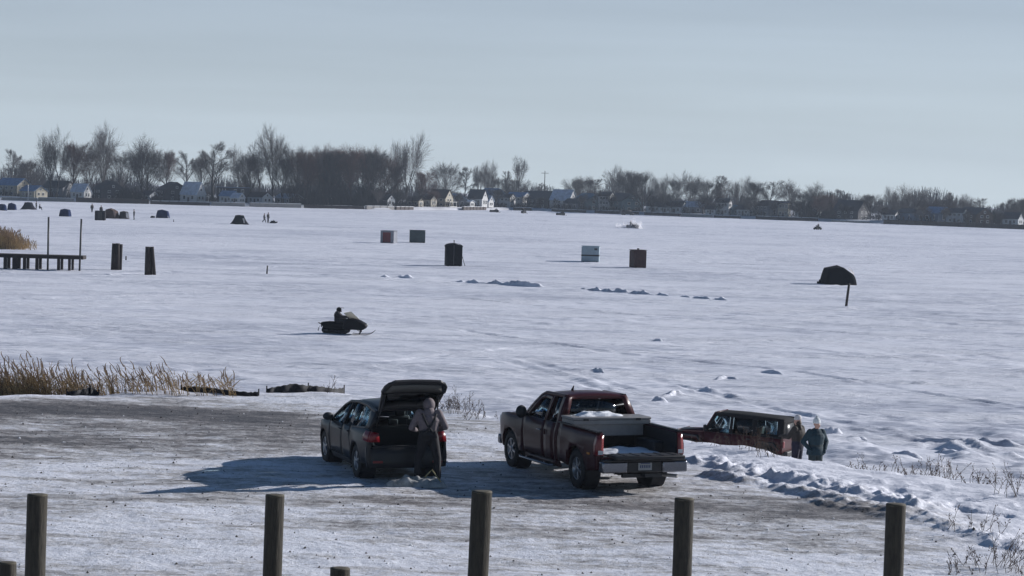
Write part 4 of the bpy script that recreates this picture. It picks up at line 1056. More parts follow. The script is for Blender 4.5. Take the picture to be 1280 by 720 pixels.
# ---- pop-up tents
def tent(px, py, label, w_, dp, h, rz, cm, style='hub', slump=0.0):
    g = G(px, py); t = thing('ice_tent', label, 'tent', (g.x, g.y, lz(g) - .02), rz, 'pop-up fishing tents on the ice')
    rows = []; n = 40
    rim = .90 if style == 'hub' else .97
    for k in range(13):
        f = rim * k / 12; ring = []
        for a in range(n + 1):
            th = 2 * PI * a / n
            cx, sy = math.cos(th), math.sin(th); e_ = 7.0 if style == 'hub' else 3.5
            q = (abs(cx) ** e_ + abs(sy) ** e_) ** (-1 / e_)
            if style == 'hub': rad = 1.06 - .27 * f + .03 * math.sin(PI * f / rim)
            elif style == 'flare': rad = 1.12 - .52 * f + .30 * (1 - f) ** 3
            else: rad = math.cos(f * PI / 2 * .93) ** .55
            ux = cx * q
            z_ = h * (f if style != 'dome' else math.sin(f * PI / 2))
            ring.append((cx * q * w_ / 2 * rad, sy * q * dp / 2 * rad, (z_ - (.03 * h * math.sin(2 * th) ** 2 if k == 12 else 0)) * (1 - slump * min(1, max(0, (ux - .12) / .88)) * f) * (1 - slump * .12 * max(0, -ux) ** 2 * f)))
        rows.append(ring)
    m = MB(); m.sheet(rows); bmesh.ops.remove_doubles(m.bm, verts=m.bm.verts, dist=1e-4)
    top = rows[-1][:-1]
    vs_ = [m.bm.verts.new(p_) for p_ in top]; c_ = m.bm.verts.new((-.06 * w_, 0, h * (1.02 if style != 'hub' else 1.0)))
    for i in range(len(vs_)): m._face([vs_[i], vs_[(i + 1) % len(vs_)], c_], 0, False)
    m.build('fabric_shell', cm, t)
    sk = MB(); sk.lathe([(1.0, .0), (1.06, .02), (1.0, .10)], (0, 0, 0), 'z', 24)
    for v in sk.bm.verts: v.co.x *= w_ / 2 * 1.1; v.co.y *= dp / 2 * 1.1
    sk.build('snow_skirt', cm, t)
    return t
def fabric(n, c): return mat(n, c, .9, var=.25, scale=1.6, bump=.3, spec=.08)
NAVYF = fabric('navy_tent_fabric', (.012, .022, .065)); BLKF = fabric('black_tent_fabric', (.005, .006, .010)); BRNF = fabric('brown_camo_fabric', (.075, .050, .045)); DKF = fabric('dark_grey_tent_fabric', (.020, .020, .030))
PALEF = fabric('pale_tent_flap', (.62, .58, .56))
def flap(t, pts, m_=PALEF, name='flap', th=.03):
    m = MB(); m.mesh(pts, [tuple(range(len(pts)))], 0)
    r = bmesh.ops.extrude_face_region(m.bm, geom=m.bm.faces[:]); 
    for v in [e for e in r['geom'] if isinstance(e, bmesh.types.BMVert)]: v.co.y += th
    m.build(name, m_, t)
t = tent(1047.5, 355.5, 'big black pop-up tent standing alone behind a leaning stick', 2.85, 2.6, 1.80, R(10), BLKF, 'hub', .42)
flap(t, [(.55, -1.02, 1.62), (1.02, -1.0, 1.34), (1.22, -1.02, 1.0), (1.10, -1.12, 1.02), (.74, -1.1, 1.42)])
flap(t, [(.45, -1.0, 1.72), (1.34, -.95, 1.42), (1.32, -.6, 1.46), (.5, -.5, 1.74)], BLKF, 'awning')
m = MB(); m.box((-1.82, -.3, .10), (.7, .45, .2), bevel=.05); m.ball((-1.86, -.3, .26), .16)
gg = G(1026, 354.8); props(m.build('gear_bag', BLKF, None, loc=(gg.x + 1.82, gg.y + .3, lz(gg))), 'low black gear bag on the ice beside the big black tent', 'bag')
tent(2.5, 263.2, 'dark navy tent cut off by the frame edge', 1.9, 1.8, 1.35, 0, NAVYF, 'dome')
tent(15, 262.5, 'small bright navy tent next to the frame-edge one', 1.75, 1.7, 1.55, R(5), NAVYF, 'hub', .15)
tent(35.5, 262, 'dark grey tent with widely flared sides', 2.5, 2.2, 1.6, R(3), DKF, 'flare')
tent(81.5, 270.5, 'small navy dome tent standing clear of the others', 1.95, 1.8, 1.45, R(-6), NAVYF)
t = tent(139.5, 273, 'larger brown camouflage hub tent', 2.3, 2.2, 1.9, R(-12), BRNF, 'hub', .22)
flap(t, [(.62, -1.2, 1.75), (1.25, -1.0, .9), (1.05, -1.15, .1), (.80, -1.2, 1.0)], fabric('tan_flap', (.24, .18, .16)))
t = tent(155, 273.4, 'smaller dark brown hub tent with a pale open flap', 1.75, 1.7, 1.45, R(4), fabric('dark_brown_fabric', (.03, .022, .024)))
flap(t, [(.40, -1.0, 1.25), (.85, -.95, 1.1), (.95, -.9, .15), (.50, -1.0, .30)])
t = tent(203.5, 272.5, 'navy hub tent with pale skirt corner beside a low sled', 2.4, 2.2, 1.65, R(2), NAVYF, 'hub', .1)
flap(t, [(1.05, -1.15, .55), (1.25, -1.1, .3), (1.30, -1.1, .02), (1.05, -1.2, .02)])
t = tent(299.3, 280.2, 'black peaked tent with a pale doorway beside two people', 2.4, 2.1, 1.62, R(6), BLKF, 'flare')
flap(t, [(.50, -1.1, 1.05), (.80, -1.15, 1.1), (1.0, -1.2, .1), (.82, -1.25, .05), (.66, -1.2, .7)])

# ---- sleds and small gear
def sled(px, py, label, L_, rz, cm, z=None, load=None):
    g = G(px, py, z or 0); t = thing('sled', label, 'sled', (g.x, g.y, (lz(g) if z is None else z)), rz)
    m = MB(); rows = []
    for k in range(11):
        x = (k / 10 - .5) * L_; up = .12 * max(0, k / 10 - .75) ** 1.2 * 4
        rows.append([(x, y, z_ + up) for y, z_ in ((-.38, .24), (-.34, .22), (-.30, .03), (0, .015), (.30, .03), (.34, .22), (.38, .24))])
    m.sheet(rows, (0, 0, .025)); m.box((-L_ / 2 + .01, 0, .13), (.03, .62, .2)); m.box((L_ / 2 - .02, 0, .26), (.03, .6, .2)); m.build('tub', cm, t)
    if load:
        for c_, s_, mm in load:
            m = MB(); m.box(c_, s_, bevel=min(s_) * .2, rz=random.Random(c_[0]).uniform(-.2, .2)); m.build('load', mm, t)
    return t
sled(342, 279, 'small dark loaded sled behind the two people on the ice', 1.35, R(-4), BLK, None, [((-.1, 0, .32), (.8, .5, .3), BLK), ((.0, 0, .55), (.1, .1, .2), STEELB)])
sled(191, 272.3, 'low dark sled parked beside the navy hub tent', .9, R(10), BLK, None, [((-.05, 0, .28), (.45, .4, .22), BLK)])
# crinkled tarpaulin sled at the man's feet
g = G(520, 606.5, LOT)
ts = thing('tarp_sled', 'pale camouflage tarpaulin over a low sled behind the open hatch', 'sled', (g.x, g.y, gz(g.x, g.y)), R(4))
TARP = mat('pale_camo_tarp', (.20, .205, .20), .6, bump=.9, scale=7, color2=(.42, .43, .43))
rows = []
n = 30
for i in range(n):
    v = i / (n - 1) * 2 - 1; r_ = []
    for j in range(n):
        u_ = j / (n - 1) * 2 - 1
        e_ = max(0, 1 - abs(u_) ** 4) * max(0, 1 - abs(v) ** 4)
        hh = .17 * e_ ** .6 * (1 + .5 * float(fbm(np.array([u_ * 3.0]), np.array([v * 2.5]), 4, 201)[0]))
        r_.append((u_ * .60 * (1 + .08 * math.sin(6 * v)), v * .30 * (1 + .08 * math.sin(5 * u_)), max(.004, hh)))
    rows.append(r_)
m = MB(); m.sheet(rows); m.build('tarpaulin', TARP, ts)
m = MB(); m.tube([(.18, -.06, .19), (.28, -.02, .30), (.33, .02, .34), (.42, -.05, .22), (.52, -.1, .10)], .014, 6); m.build('tow_rope', mat('yellow_rope', (.30, .26, .14), .8), ts)

# ---- dock, pilings, marker sticks
g = G(52, 337); dd = g.y
dk = thing('dock', 'narrow dark timber dock on posts reaching out from the reed islet', 'dock', (0, dd, 0), 0)
s_ = FPX / dd
xL, xR = at(-60, dd, 1.4).x, at(106, dd, 1.4).x
DZ = 1.25
m = MB(); m.box(((xL + xR) / 2, 0, DZ - .14), (xR - xL, 1.5, .26))
nb = int((xR - xL) / .16)
for k in range(nb): m.box((xL + (k + .5) * .16, 0, DZ + .02), (.145, 1.7, .04))
m.build('deck', WOODD, dk)
for px, w_, lean in ((8.5, .28, 0), (20.5, .42, .03), (32.5, .26, .02), (48, .26, .02), (75, .24, .03), (88.5, .22, 0)):
    x = at(px, dd, .5).x; m = MB(); m.box((x, -.6, (DZ - .27) / 2 - .1), (w_, .22, DZ - .27 + .2), bevel=.02); m.build('post', WOODD, dk)
    m = MB(); m.box((x + .05, .6, (DZ - .27) / 2 - .1), (w_ * .9, .22, DZ - .27 + .2), bevel=.02); m.build('post', WOODD, dk)
for px, py in ((62.8, 271), (103.6, 273.5)):
    x = at(px, dd, 3).x; zt = top_z(px, py, dd)
    m = MB(); m.cyl((x - (.02 if px > 90 else 0) * 4, -.82, -.1), (x, -.82, zt), .085, .08, 10); m.build('mooring_post', STEELB, dk)
def piling_cluster(px, py, label, hgt, offs, rz):
    g = G(px, py); t = thing('mooring_pile', label, 'mooring pile', (g.x, g.y, lz(g) - .1), rz)
    for (x, y, r_, lx, hh) in offs:
        m = MB(); m.tube([(x, y, 0), (x + lx * .5, y, hh * .5), (x + lx, y, hh)], [r_, r_, r_ * .95], 12); o = m.build('pile', WOODD, t)
    return t
piling_cluster(145, 337.5, 'thick cluster of black timber mooring piles standing nearest the dock', 2.4, [(-.22, 0, .24, .06, 2.4), (.12, -.05, .2, .0, 2.42), (.36, .08, .13, .05, 2.35), (-.02, .3, .2, .04, 2.38)], 0)
piling_cluster(187, 343.5, 'leaning pair of black timber mooring piles beyond the thick cluster', 2.4, [(-.18, 0, .25, .02, 2.45), (.42, .02, .13, -.24, 2.46), (.10, .2, .14, .02, 2.4)], 0)
g = G(158, 325); 
def stick(px, py, label, h, r_, lean, m_=STEELB):
    g = G(px, py); m = MB(); m.tube([(0, 0, -.1), (lean * .5, 0, h * .5), (lean, 0, h)], [r_, r_ * .95, r_ * .9], 8)
    return props(m.build('marker_stick', m_, None, loc=(g.x, g.y, lz(g))), label, 'marker')
stick(1057.5, 384, 'leaning dark marker stick set in a snow heap before the big tent', 1.75, .10, .18, WOODD)
stick(333.5, 343, 'short dark marker stub standing alone on the ice', .75, .07, .05)
stick(157.5, 325.5, 'tiny dark marker stub seen between the two mooring piles', .4, .07, 0)
stick(217, 277.5, 'tiny dark marker stub just past the navy hub tent', .45, .06, 0)

# ---- snowmobile and rider
def frosted(name, c):
    m = bpy.data.materials.new(name); N, L = nodes_of(m); N.remove(N['Principled BSDF'])
    t = N.new('ShaderNodeBsdfTranslucent'); t.inputs['Color'].default_value = (*c, 1); g = N.new('ShaderNodeBsdfTransparent'); x = N.new('ShaderNodeMixShader'); x.inputs[0].default_value = .65
    L.new(g.outputs[0], x.inputs[1]); L.new(t.outputs[0], x.inputs[2]); L.new(x.outputs[0], N['Material Output'].inputs['Surface']); return m
FROST = frosted('frosted_screen', (.62, .61, .57))
SMB = mat('snowmobile_black', (.005, .005, .008), .55, spec=.15); SEATM = mat('black_vinyl', (.006, .006, .008), .7, spec=.15); 
g = G(424, 418)
sm = thing('snowmobile', 'black snowmobile with pale windshield crossing the ice with its rider', 'snowmobile', (g.x + .25, g.y, lz(g)), R(0)); sm.scale = (.87, .87, .87)
m = MB()
def xz(yoff): return lambda u, v: (u, yoff, v)
hood = [(.0, .42), (.12, .30), (1.22, .28), (1.42, .40), (1.50, .55), (1.42, .68), (1.1, .86), (.62, 1.02), (.28, 1.04), (.05, .82)]
rows = []
for k in range(9):
    v = k / 8 * 2 - 1; sc = 1 - .22 * abs(v) ** 2.5
    rows.append([(x * (1 - .06 * v * v) , v * .46, .28 + (z - .28) * sc) for x, z in hood + [hood[0]]])
m.sheet(rows)
for ring in (rows[0], rows[-1]): m.mesh(ring[:-1], [tuple(range(len(hood)))])
bmesh.ops.remove_doubles(m.bm, verts=m.bm.verts, dist=1e-4)
m.box((-.45, 0, .47), (1.75, .52, .46), bevel=.09)
for s in (1, -1): m.box((-.25, s * .33, .33), (1.3, .22, .05), bevel=.02)
m.build('body', SMB, sm)
m = MB(); rows = []
for x, z, w_ in ((-1.42, .62, .15), (-1.35, .72, .17), (-.9, .78, .18), (-.3, .76, .17), (.1, .84, .14)):
    rows.append([(x, -w_, z - .22), (x, -w_, z - .03), (x, 0, z), (x, w_, z - .03), (x, w_, z - .22)])
m.sheet(rows, (0, 0, -.04)); m.box((-1.2, 0, .6), (.5, .40, .18), bevel=.05); m.build('seat', SEATM, sm)
m = MB(); trk = [(-1.40, .20), (-1.30, .04), (-1.10, 0.0), (.1, 0.0), (.35, .10), (.42, .26), (.30, .40), (.0, .42), (-1.1, .42), (-1.34, .38)]
m.prism(trk, xz(-.19), xz(.19))
for k in range(14): m.box((-1.2 + k * .1, 0, .0), (.03, .37, .035))
m.build('track', RUBBER, sm)
for x, z, r_ in ((-1.15, .2, .15), (-.35, .14, .10), (.15, .22, .13)):
    for s in (1, -1):
        m = MB(); m.lathe([(.03, s * .20), (r_, s * .20), (r_, s * .23), (.0001, s * .235)], (x, 0, z), 'y', 14); m.build('track_wheel', BLACKP, sm)
for s in (1, -1):
    m = MB(); m.sheet([[(x, s * .46 + dy, z) for dy in (-.07, .07)] for x, z in ((.55, .02), (.70, .0), (1.45, .0), (1.70, .05), (1.88, .17), (1.96, .25))], (0, 0, .025))
    m.tube([(1.0, s * .46, .03), (1.0, s * .46, .14)], .035, 6); m.tube([(1.05, s * .46, .12), (1.12, s * .30, .48)], .035, 6); m.tube([(1.10, s * .46, .14), (.75, s * .24, .34)], .022, 6)
    m.build('ski', SMB, sm)
m = MB(); rows = []
for f in (0, .33, .66, 1):
    x = .98 - .62 * f * .95; z = .90 + .50 * f; w_ = .32 - .10 * f
    rows.append([(x - .42 * (k / 3 - 1) ** 2, (k / 3 - 1) * w_, z - .10 * (k / 3 - 1) ** 2) for k in range(7)])
m.sheet(rows, (.012, 0, .006)); m.build('windshield', FROST, sm)
m = MB(); m.tube([Vector(r_[3]) + V3(.01, 0, 0) for r_ in rows], [.012, .03, .03, .03], 6); m.build('windshield_glint', mat('white_glint', (.7, .7, .7), .2, coat=.5), sm)  # bright highlight line on the windshield, modelled as a white tube
m = MB(); m.ball((1.44, 0, .60), .10, (.7, 1.6, .7)); m.build('headlight', CLEARL, sm)
m = MB(); m.tube([(.28, -.36, 1.04), (.30, -.18, 1.06), (.36, 0, .98), (.30, .18, 1.06), (.28, .36, 1.04)], .02, 6); m.build('handlebar', STEELB, sm)
m = MB(); m.sheet([[(-1.42, -.20, .52), (-1.42, .20, .52)], [(-1.58, -.20, .36), (-1.58, .20, .36)], [(-1.62, -.20, .16), (-1.62, .20, .16)]], (.02, 0, 0)); m.build('snow_flap', BLACKP, sm)
m = MB(); m.tube([(-1.45, -.2, .60), (-1.60, -.18, .66), (-1.60, .18, .66), (-1.45, .2, .60)], .02, 6); m.build('rear_rack', STEELB, sm)
J = standing(1.78)
J = {a: v + V3(-.42, 0, -.24) for a, v in J.items()}
for s, q_ in ((1, 'l'), (-1, 'r')):
    J['hip_' + q_] = V3(-.36, .11 * s, .82); J['kn_' + q_] = V3(.10, .26 * s, .84); J['an_' + q_] = V3(.02, .32 * s, .44)
    J['sh_' + q_] = V3(-.40, .19 * s, 1.28); J['el_' + q_] = V3(-.16, .33 * s, 1.06); J['wr_' + q_] = V3(.18, .34 * s, 1.06); J['hand_' + q_] = V3(1, 0, -.1)
J['pelvis'] = V3(-.42, 0, .88); J['chest'] = V3(-.42, 0, 1.16); J['neck'] = V3(-.38, 0, 1.36); J['head'] = V3(-.33, 0, 1.48)
rd = person('person in black suit and helmet riding the black snowmobile', J, outfit(BLACKC, BLACKC), (g.x + .25, g.y, lz(g)), 0, .015, 1.55); rd.scale = (.87, .87, .87)
m = MB(); m.ball(J['head'] + V3(-.01, 0, .03), .155, (1.05, .88, 1.0), sub=3); m.box(J['head'] + V3(.10, 0, -.07), (.14, .18, .09), bevel=.03); hm2 = m.build('helmet', SMB, rd)
m = MB(); m.panel([(-.10, 0), (.10, 0), (.07, .22), (-.07, .22)], lambda u, v, w: J['head'] + V3(.10 + v, u, .145 - .1 * v + w), .015, .1); m.build('visor_peak', SMB, rd)

# ---- distant machines
def far_sled(px, py, label, rz, with_rider=True, riderlabel=None):
    g = G(px, py)
    t = thing('snowmobile', label, 'snowmobile', (g.x, g.y, lz(g)), rz)
    m = MB(); m.prism([(-1.3, .1), (1.2, .1), (1.45, .5), (.9, .85), (.5, .95), (.1, .7), (-1.2, .72)], xz(-.35), xz(.35)); m.build('body', SMB, t)
    for s in (1, -1):
        m = MB(); m.sheet([[(x, s * .46 + dy, z) for dy in (-.08, .08)] for x, z in ((.6, .0), (1.5, .0), (1.9, .2))], (0, 0, .04)); m.build('ski', SMB, t)
    m = MB(); m.sheet([[(.95, -.3, .85), (.95, .3, .85)], [(.55, -.22, 1.25), (.55, .22, 1.25)]], (.02, 0, 0)); m.build('windshield', SMB, t)
    if riderlabel:
        Jn = {a: v.copy() for a, v in J.items()}
        person(riderlabel, Jn, outfit(DKC[1], DKC[0]), (g.x, g.y, lz(g)), rz, .03, 1.25)
    return t
far_sled(790.5, 285.6, 'distant snowmobile half hidden in its own plume of snow', R(-20), True, 'distant rider just showing above the plume of snow')
far_sled(617.5, 265.5, 'tiny dark snowmobile parked near the far docks', R(15))
far_sled(654.5, 266.8, 'tiny dark snowmobile with rider near the white balcony house', R(70), True, 'distant rider near the white balcony house')
far_sled(700.5, 269.3, 'dark bulky snowmobile stopped in front of the white gabled house', R(35))
SPRAY = frosted('airborne_snow', (.95, .95, .97)); SPRAY.node_tree.nodes['Mix Shader'].inputs[0].default_value = .55
sp = MB()
g = G(790, 285.5)
rr = random.Random(4)
for k in range(800):
    f = rr.random() ** 1.3
    x = -f * 5.0 + .4 + rr.gauss(0, .25); zz = abs(rr.gauss(0, .30 + .55 * math.exp(-((f - .25) / .3) ** 2))) ; y = rr.gauss(0, .5)
    r_ = rr.uniform(.04, .11)
    a = Vector((x, y, zz)); sp.mesh([a + V3(-r_, 0, -r_ * .6), a + V3(r_, r_, -r_ * .6), a + V3(r_, -r_, -r_ * .6), a + V3(0, 0, r_)], [(0, 1, 2), (0, 1, 3), (1, 2, 3), (2, 0, 3)])
o = sp.build('snow_spray', SPRAY, None, loc=(g.x + 1.3, g.y - 1.3, .05), rz=R(-8)); props(o, 'white plume of snow thrown up behind the distant snowmobile', 'snow spray', kind='stuff')
# quad bike far out
g = G(1022, 287.2)
qb = thing('quad_bike', 'lone dark quad bike with rider far out on the ice', 'quad bike', (g.x, g.y, lz(g)), R(-150)); qb.scale = (.85, .85, .8)
m = MB(); m.box((0, 0, .62), (1.5, .5, .3), bevel=.06); m.box((-.3, 0, .85), (.8, .35, .15), bevel=.05); m.box((.65, 0, .80), (.5, .9, .08), bevel=.03); m.box((-.65, 0, .80), (.5, .9, .08), bevel=.03); m.tube([(.4, -.4, 1.1), (.35, 0, 1.0), (.4, .4, 1.1)], .04, 6); m.build('body', SMB, qb)
for x in (.65, -.65):
    for s in (1, -1):
        m = MB(); m.lathe([(.12, -.14), (.30, -.14), (.33, 0), (.30, .14), (.12, .14)], (x, s * .48, .33), 'y', 16); m.build('wheel', RUBBER, qb)
Jq = {a: v + V3(.15, 0, .15) for a, v in J.items()}
person('distant rider sitting on the lone quad bike', Jq, outfit(DKC[1], DKC[1]), (g.x, g.y, lz(g)), R(-150), .03, 1.25).scale = (.85, .85, .8)
# dark pickup parked by the far dock
g = at(784.5, shore_d(784) - 18, 0)
tv = thing('parked_van', 'dark vehicle parked on the ice below the grey lakeside house', 'van', (g.x, g.y, lz(g)), R(20))
m = MB(); m.prism([(-2.2, .4), (2.1, .4), (2.1, .95), (1.2, 1.05), (.7, 1.65), (-2.0, 1.7), (-2.2, 1.1)], xz(-.85), xz(.85)); m.build('body', GREYP, tv)
m = MB(); m.panel([(1.0, 1.08), (.65, 1.55), (-1.8, 1.58), (-1.9, 1.08)], lambda u, v, w: (u, -.86 - w, v), .01, 1); m.build('window', DARKIN, tv)
for x in (1.35, -1.35):
    for s in (1, -1):
        m = MB(); m.lathe([(.1, -.1), (.36, -.1), (.36, .1), (.1, .1)], (x, s * .8, .36), 'y', 16); m.build('wheel', RUBBER, tv)

# ---- black silt fence sagging along the lot edge
SILT = mat('black_silt_fabric', (.010, .010, .013), .8, var=.3, scale=5, bump=.3)
def silt(pts, label, seed):
    """pts: photo columns with (bottom, top) rows"""
    g0 = G(pts[0][0], pts[0][1], LOT)
    t = thing('silt_fence', label, 'silt fence', (g0.x, g0.y, 0), 0, 'black silt fence along the lot edge')
    rows_t, rows_b = [], []
    P = []
    for px, yb, yt in pts:
        b_ = G(px, yb, LOT - .05); zt = top_z(px, yt, b_.y)
        zg = gz(b_.x, b_.y); P.append((b_.x, b_.y, zg - .08, max(zt, zg + .07 + .22 * (yb - yt) / 10)))
    fine = []
    for (a, b_) in zip(P, P[1:]):
        for k in range(8):
            f = k / 8; fine.append([a[i] + (b_[i] - a[i]) * f for i in range(4)])
    fine.append(list(P[-1]))
    rows = [[Vector((x - g0.x, y - g0.y + .05 * math.sin(i * .9 + seed), zb)) for i, (x, y, zb, zt) in enumerate(fine)],
            [Vector((x - g0.x, y - g0.y + .10 * math.sin(i * .7 + seed), (zb + zt) / 2)) for i, (x, y, zb, zt) in enumerate(fine)],
            [Vector((x - g0.x, y - g0.y + .03 * math.sin(i * .5), zt + .012 * math.sin(i * 1.7 + seed))) for i, (x, y, zb, zt) in enumerate(fine)]]
    m = MB(); m.sheet(rows, (0, .012, 0)); m.build('fabric', SILT, t)
    for i, (x, y, zb, zt) in enumerate(P):
        if i in (0, len(P) // 2, len(P) - 1):
            m = MB(); m.box((x - g0.x, y - g0.y + .05, (zb + zt) / 2 + .06), (.035, .035, zt - zb + .04)); m.build('stake', WOODD, t)
    return t
silt([(83, 497, 495), (98, 497, 493), (112, 496, 488.5), (114, 496, 488.2), (123, 496, 494.5)], 'short peaked piece of black silt fence below the reeds', 1)
silt([(226, 492, 490), (236, 492.5, 487), (262, 494, 490.5), (290, 497, 494), (312, 497.5, 495.3), (323, 497.5, 495)], 'long low sagging piece of black silt fence past the last reeds', 2)
silt([(333, 494, 492), (350, 493.5, 488), (366, 493.5, 484.2), (385, 493, 487.5), (402, 492.5, 488.5), (420, 491, 486), (430, 489, 484.5)], 'humped piece of black silt fence nearest the grey car', 3)
# ================================================================== far shore: houses, docks, trees
SIDE = {}
def siding(n, c, v=.1): return mat('siding_' + n, c, .75, var=v, scale=3)
ROOFS = {'snow': mat('roof_snow', (.40, .46, .55), .7, var=.25, scale=.8), 'dark': mat('roof_shingle', (.035, .038, .048), .8, var=.3, scale=3),
         'teal': mat('roof_teal', (.06, .13, .19), .6, var=.2, scale=2), 'brown': mat('roof_brown', (.06, .045, .04), .8, var=.3, scale=3), 'blue': mat('roof_blue_grey', (.13, .22, .36), .7, var=.3, scale=1)}
PANE = mat('house_pane', (.02, .025, .035), .12, coat=.3); TRIM = mat('house_trim', (.62, .62, .60), .6); BRICKC = mat('chimney_brick', (.12, .055, .045), .85, var=.3, scale=6)
DOORC = mat('house_door', (.07, .05, .05), .5)

def house(px, label, L_, W_, H, pitch, rz_deg, wall, roof, back=10, floors=1, chimney=False, porch=False, name='house', cat='house', win=3, gable_win=2, flat=False):
    """gable end along local +x; rz_deg turns that gable to the right of straight-at-the-viewer"""
    p = shore_pt(px, back, FARZ); rz_deg += 14 if rz_deg >= 36 else 0; t = thing(name, label, cat, (p.x, p.y, FARZ - .1), R(-90 + rz_deg)); t.scale = (.63, .63, .63)
    rh = 0.35 if flat else W_ / 2 * math.tan(R(pitch))
    m = MB(); hx, hy = L_ / 2, W_ / 2
    if flat: m.box((0, 0, H / 2), (L_, W_, H))
    else: m.prism([(-hy, 0), (hy, 0), (hy, H), (0, H + rh), (-hy, H)], lambda u, v: (-hx, u, v), lambda u, v: (hx, u, v))
    m.build('wall', wall, t)
    r = MB(); o = .35
    if flat: r.box((0, 0, H + .12), (L_ + .8, W_ + .8, .24))
    else:
        tt = .16; sl = rh / hy
        prof = [(-hy - o, H - o * sl), (0, H + rh), (hy + o, H - o * sl), (hy + o, H - o * sl + tt), (0, H + rh + tt), (-hy - o, H - o * sl + tt)]
        prof = [(u, v + .02) for u, v in prof]
        r.prism(prof, lambda u, v: (-hx - o, u, v), lambda u, v: (hx + o, u, v))
    ro = r.build('roof', roof, t)
    if chimney:
        c = MB(); c.box((hx * .2, hy * .25, H + rh * .75 + .6), (.7, .7, 1.9)); c.box((hx * .2, hy * .25, H + rh * .75 + 1.6), (.85, .85, .14)); c.build('chimney', BRICKC, ro)
    def win_at(axis, s, c, z, w_, h_):
        f = MB(); g = MB()
        if axis == 'x':
            x = s * hx; f.box((x + s * .03, c, z), (.08, w_ + .24, h_ + .24)); g.box((x + s * .075, c, z), (.03, w_, h_)); g.box((x + s * .095, c, z), (.02, .06, h_), mi=1)
        else:
            y = s * hy; f.box((c, y + s * .03, z), (w_ + .24, .08, h_ + .24)); g.box((c, y + s * .075, z), (w_, .03, h_)); g.box((c, y + s * .095, z), (.06, .02, h_), mi=1)
        fo = f.build('window', TRIM, t); g.build('pane', [PANE, TRIM], fo)
    fh = H / floors
    for fl in range(floors):
        z = fh * (fl + .55)
        for k in range(gable_win):
            win_at('x', 1, (k + 1) / (gable_win + 1) * W_ - hy, z, min(1.1, W_ * .2), fh * .42)
        for k in range(win):
            if not (fl == 0 and k == win // 2): win_at('y', -1, (k + 1) / (win + 1) * L_ - hx, z, 1.1, fh * .42)
    if rh > 1.6 and not flat: win_at('x', 1, 0, H + rh * .35, .8, .9)
    d = MB(); d.box((0 if win else 0, -hy - .03, 1.05), (1.0, .08, 2.1)); do = d.build('door', DOORC, t)
    k = MB(); k.box((.35, -hy - .09, 1.0), (.08, .06, .08)); k.build('handle', TRIM, do)
    if porch:
        q = MB(); q.box((hx + 1.1, 0, 2.45), (2.4, W_ * .95, .14)); q.box((hx + 1.1, 0, .2), (2.3, W_ * .9, .3))
        for yy in (-.45, 0, .45): q.box((hx + 2.1, yy * W_ * .95, 1.3), (.14, .14, 2.2))
        q.build('porch', TRIM, t)
    return t
C_ = dict(cream=siding('cream', (.30, .275, .22)), white=siding('white', (.46, .46, .46)), grey=siding('grey', (.16, .165, .18)), dark=siding('dark', (.045, .045, .055)), blue=siding('blue', (.10, .14, .20)), brown=siding('brown', (.09, .065, .05)), pale=siding('pale', (.38, .40, .42)), teal=siding('teal', (.11, .16, .18)))
Rf = ROOFS
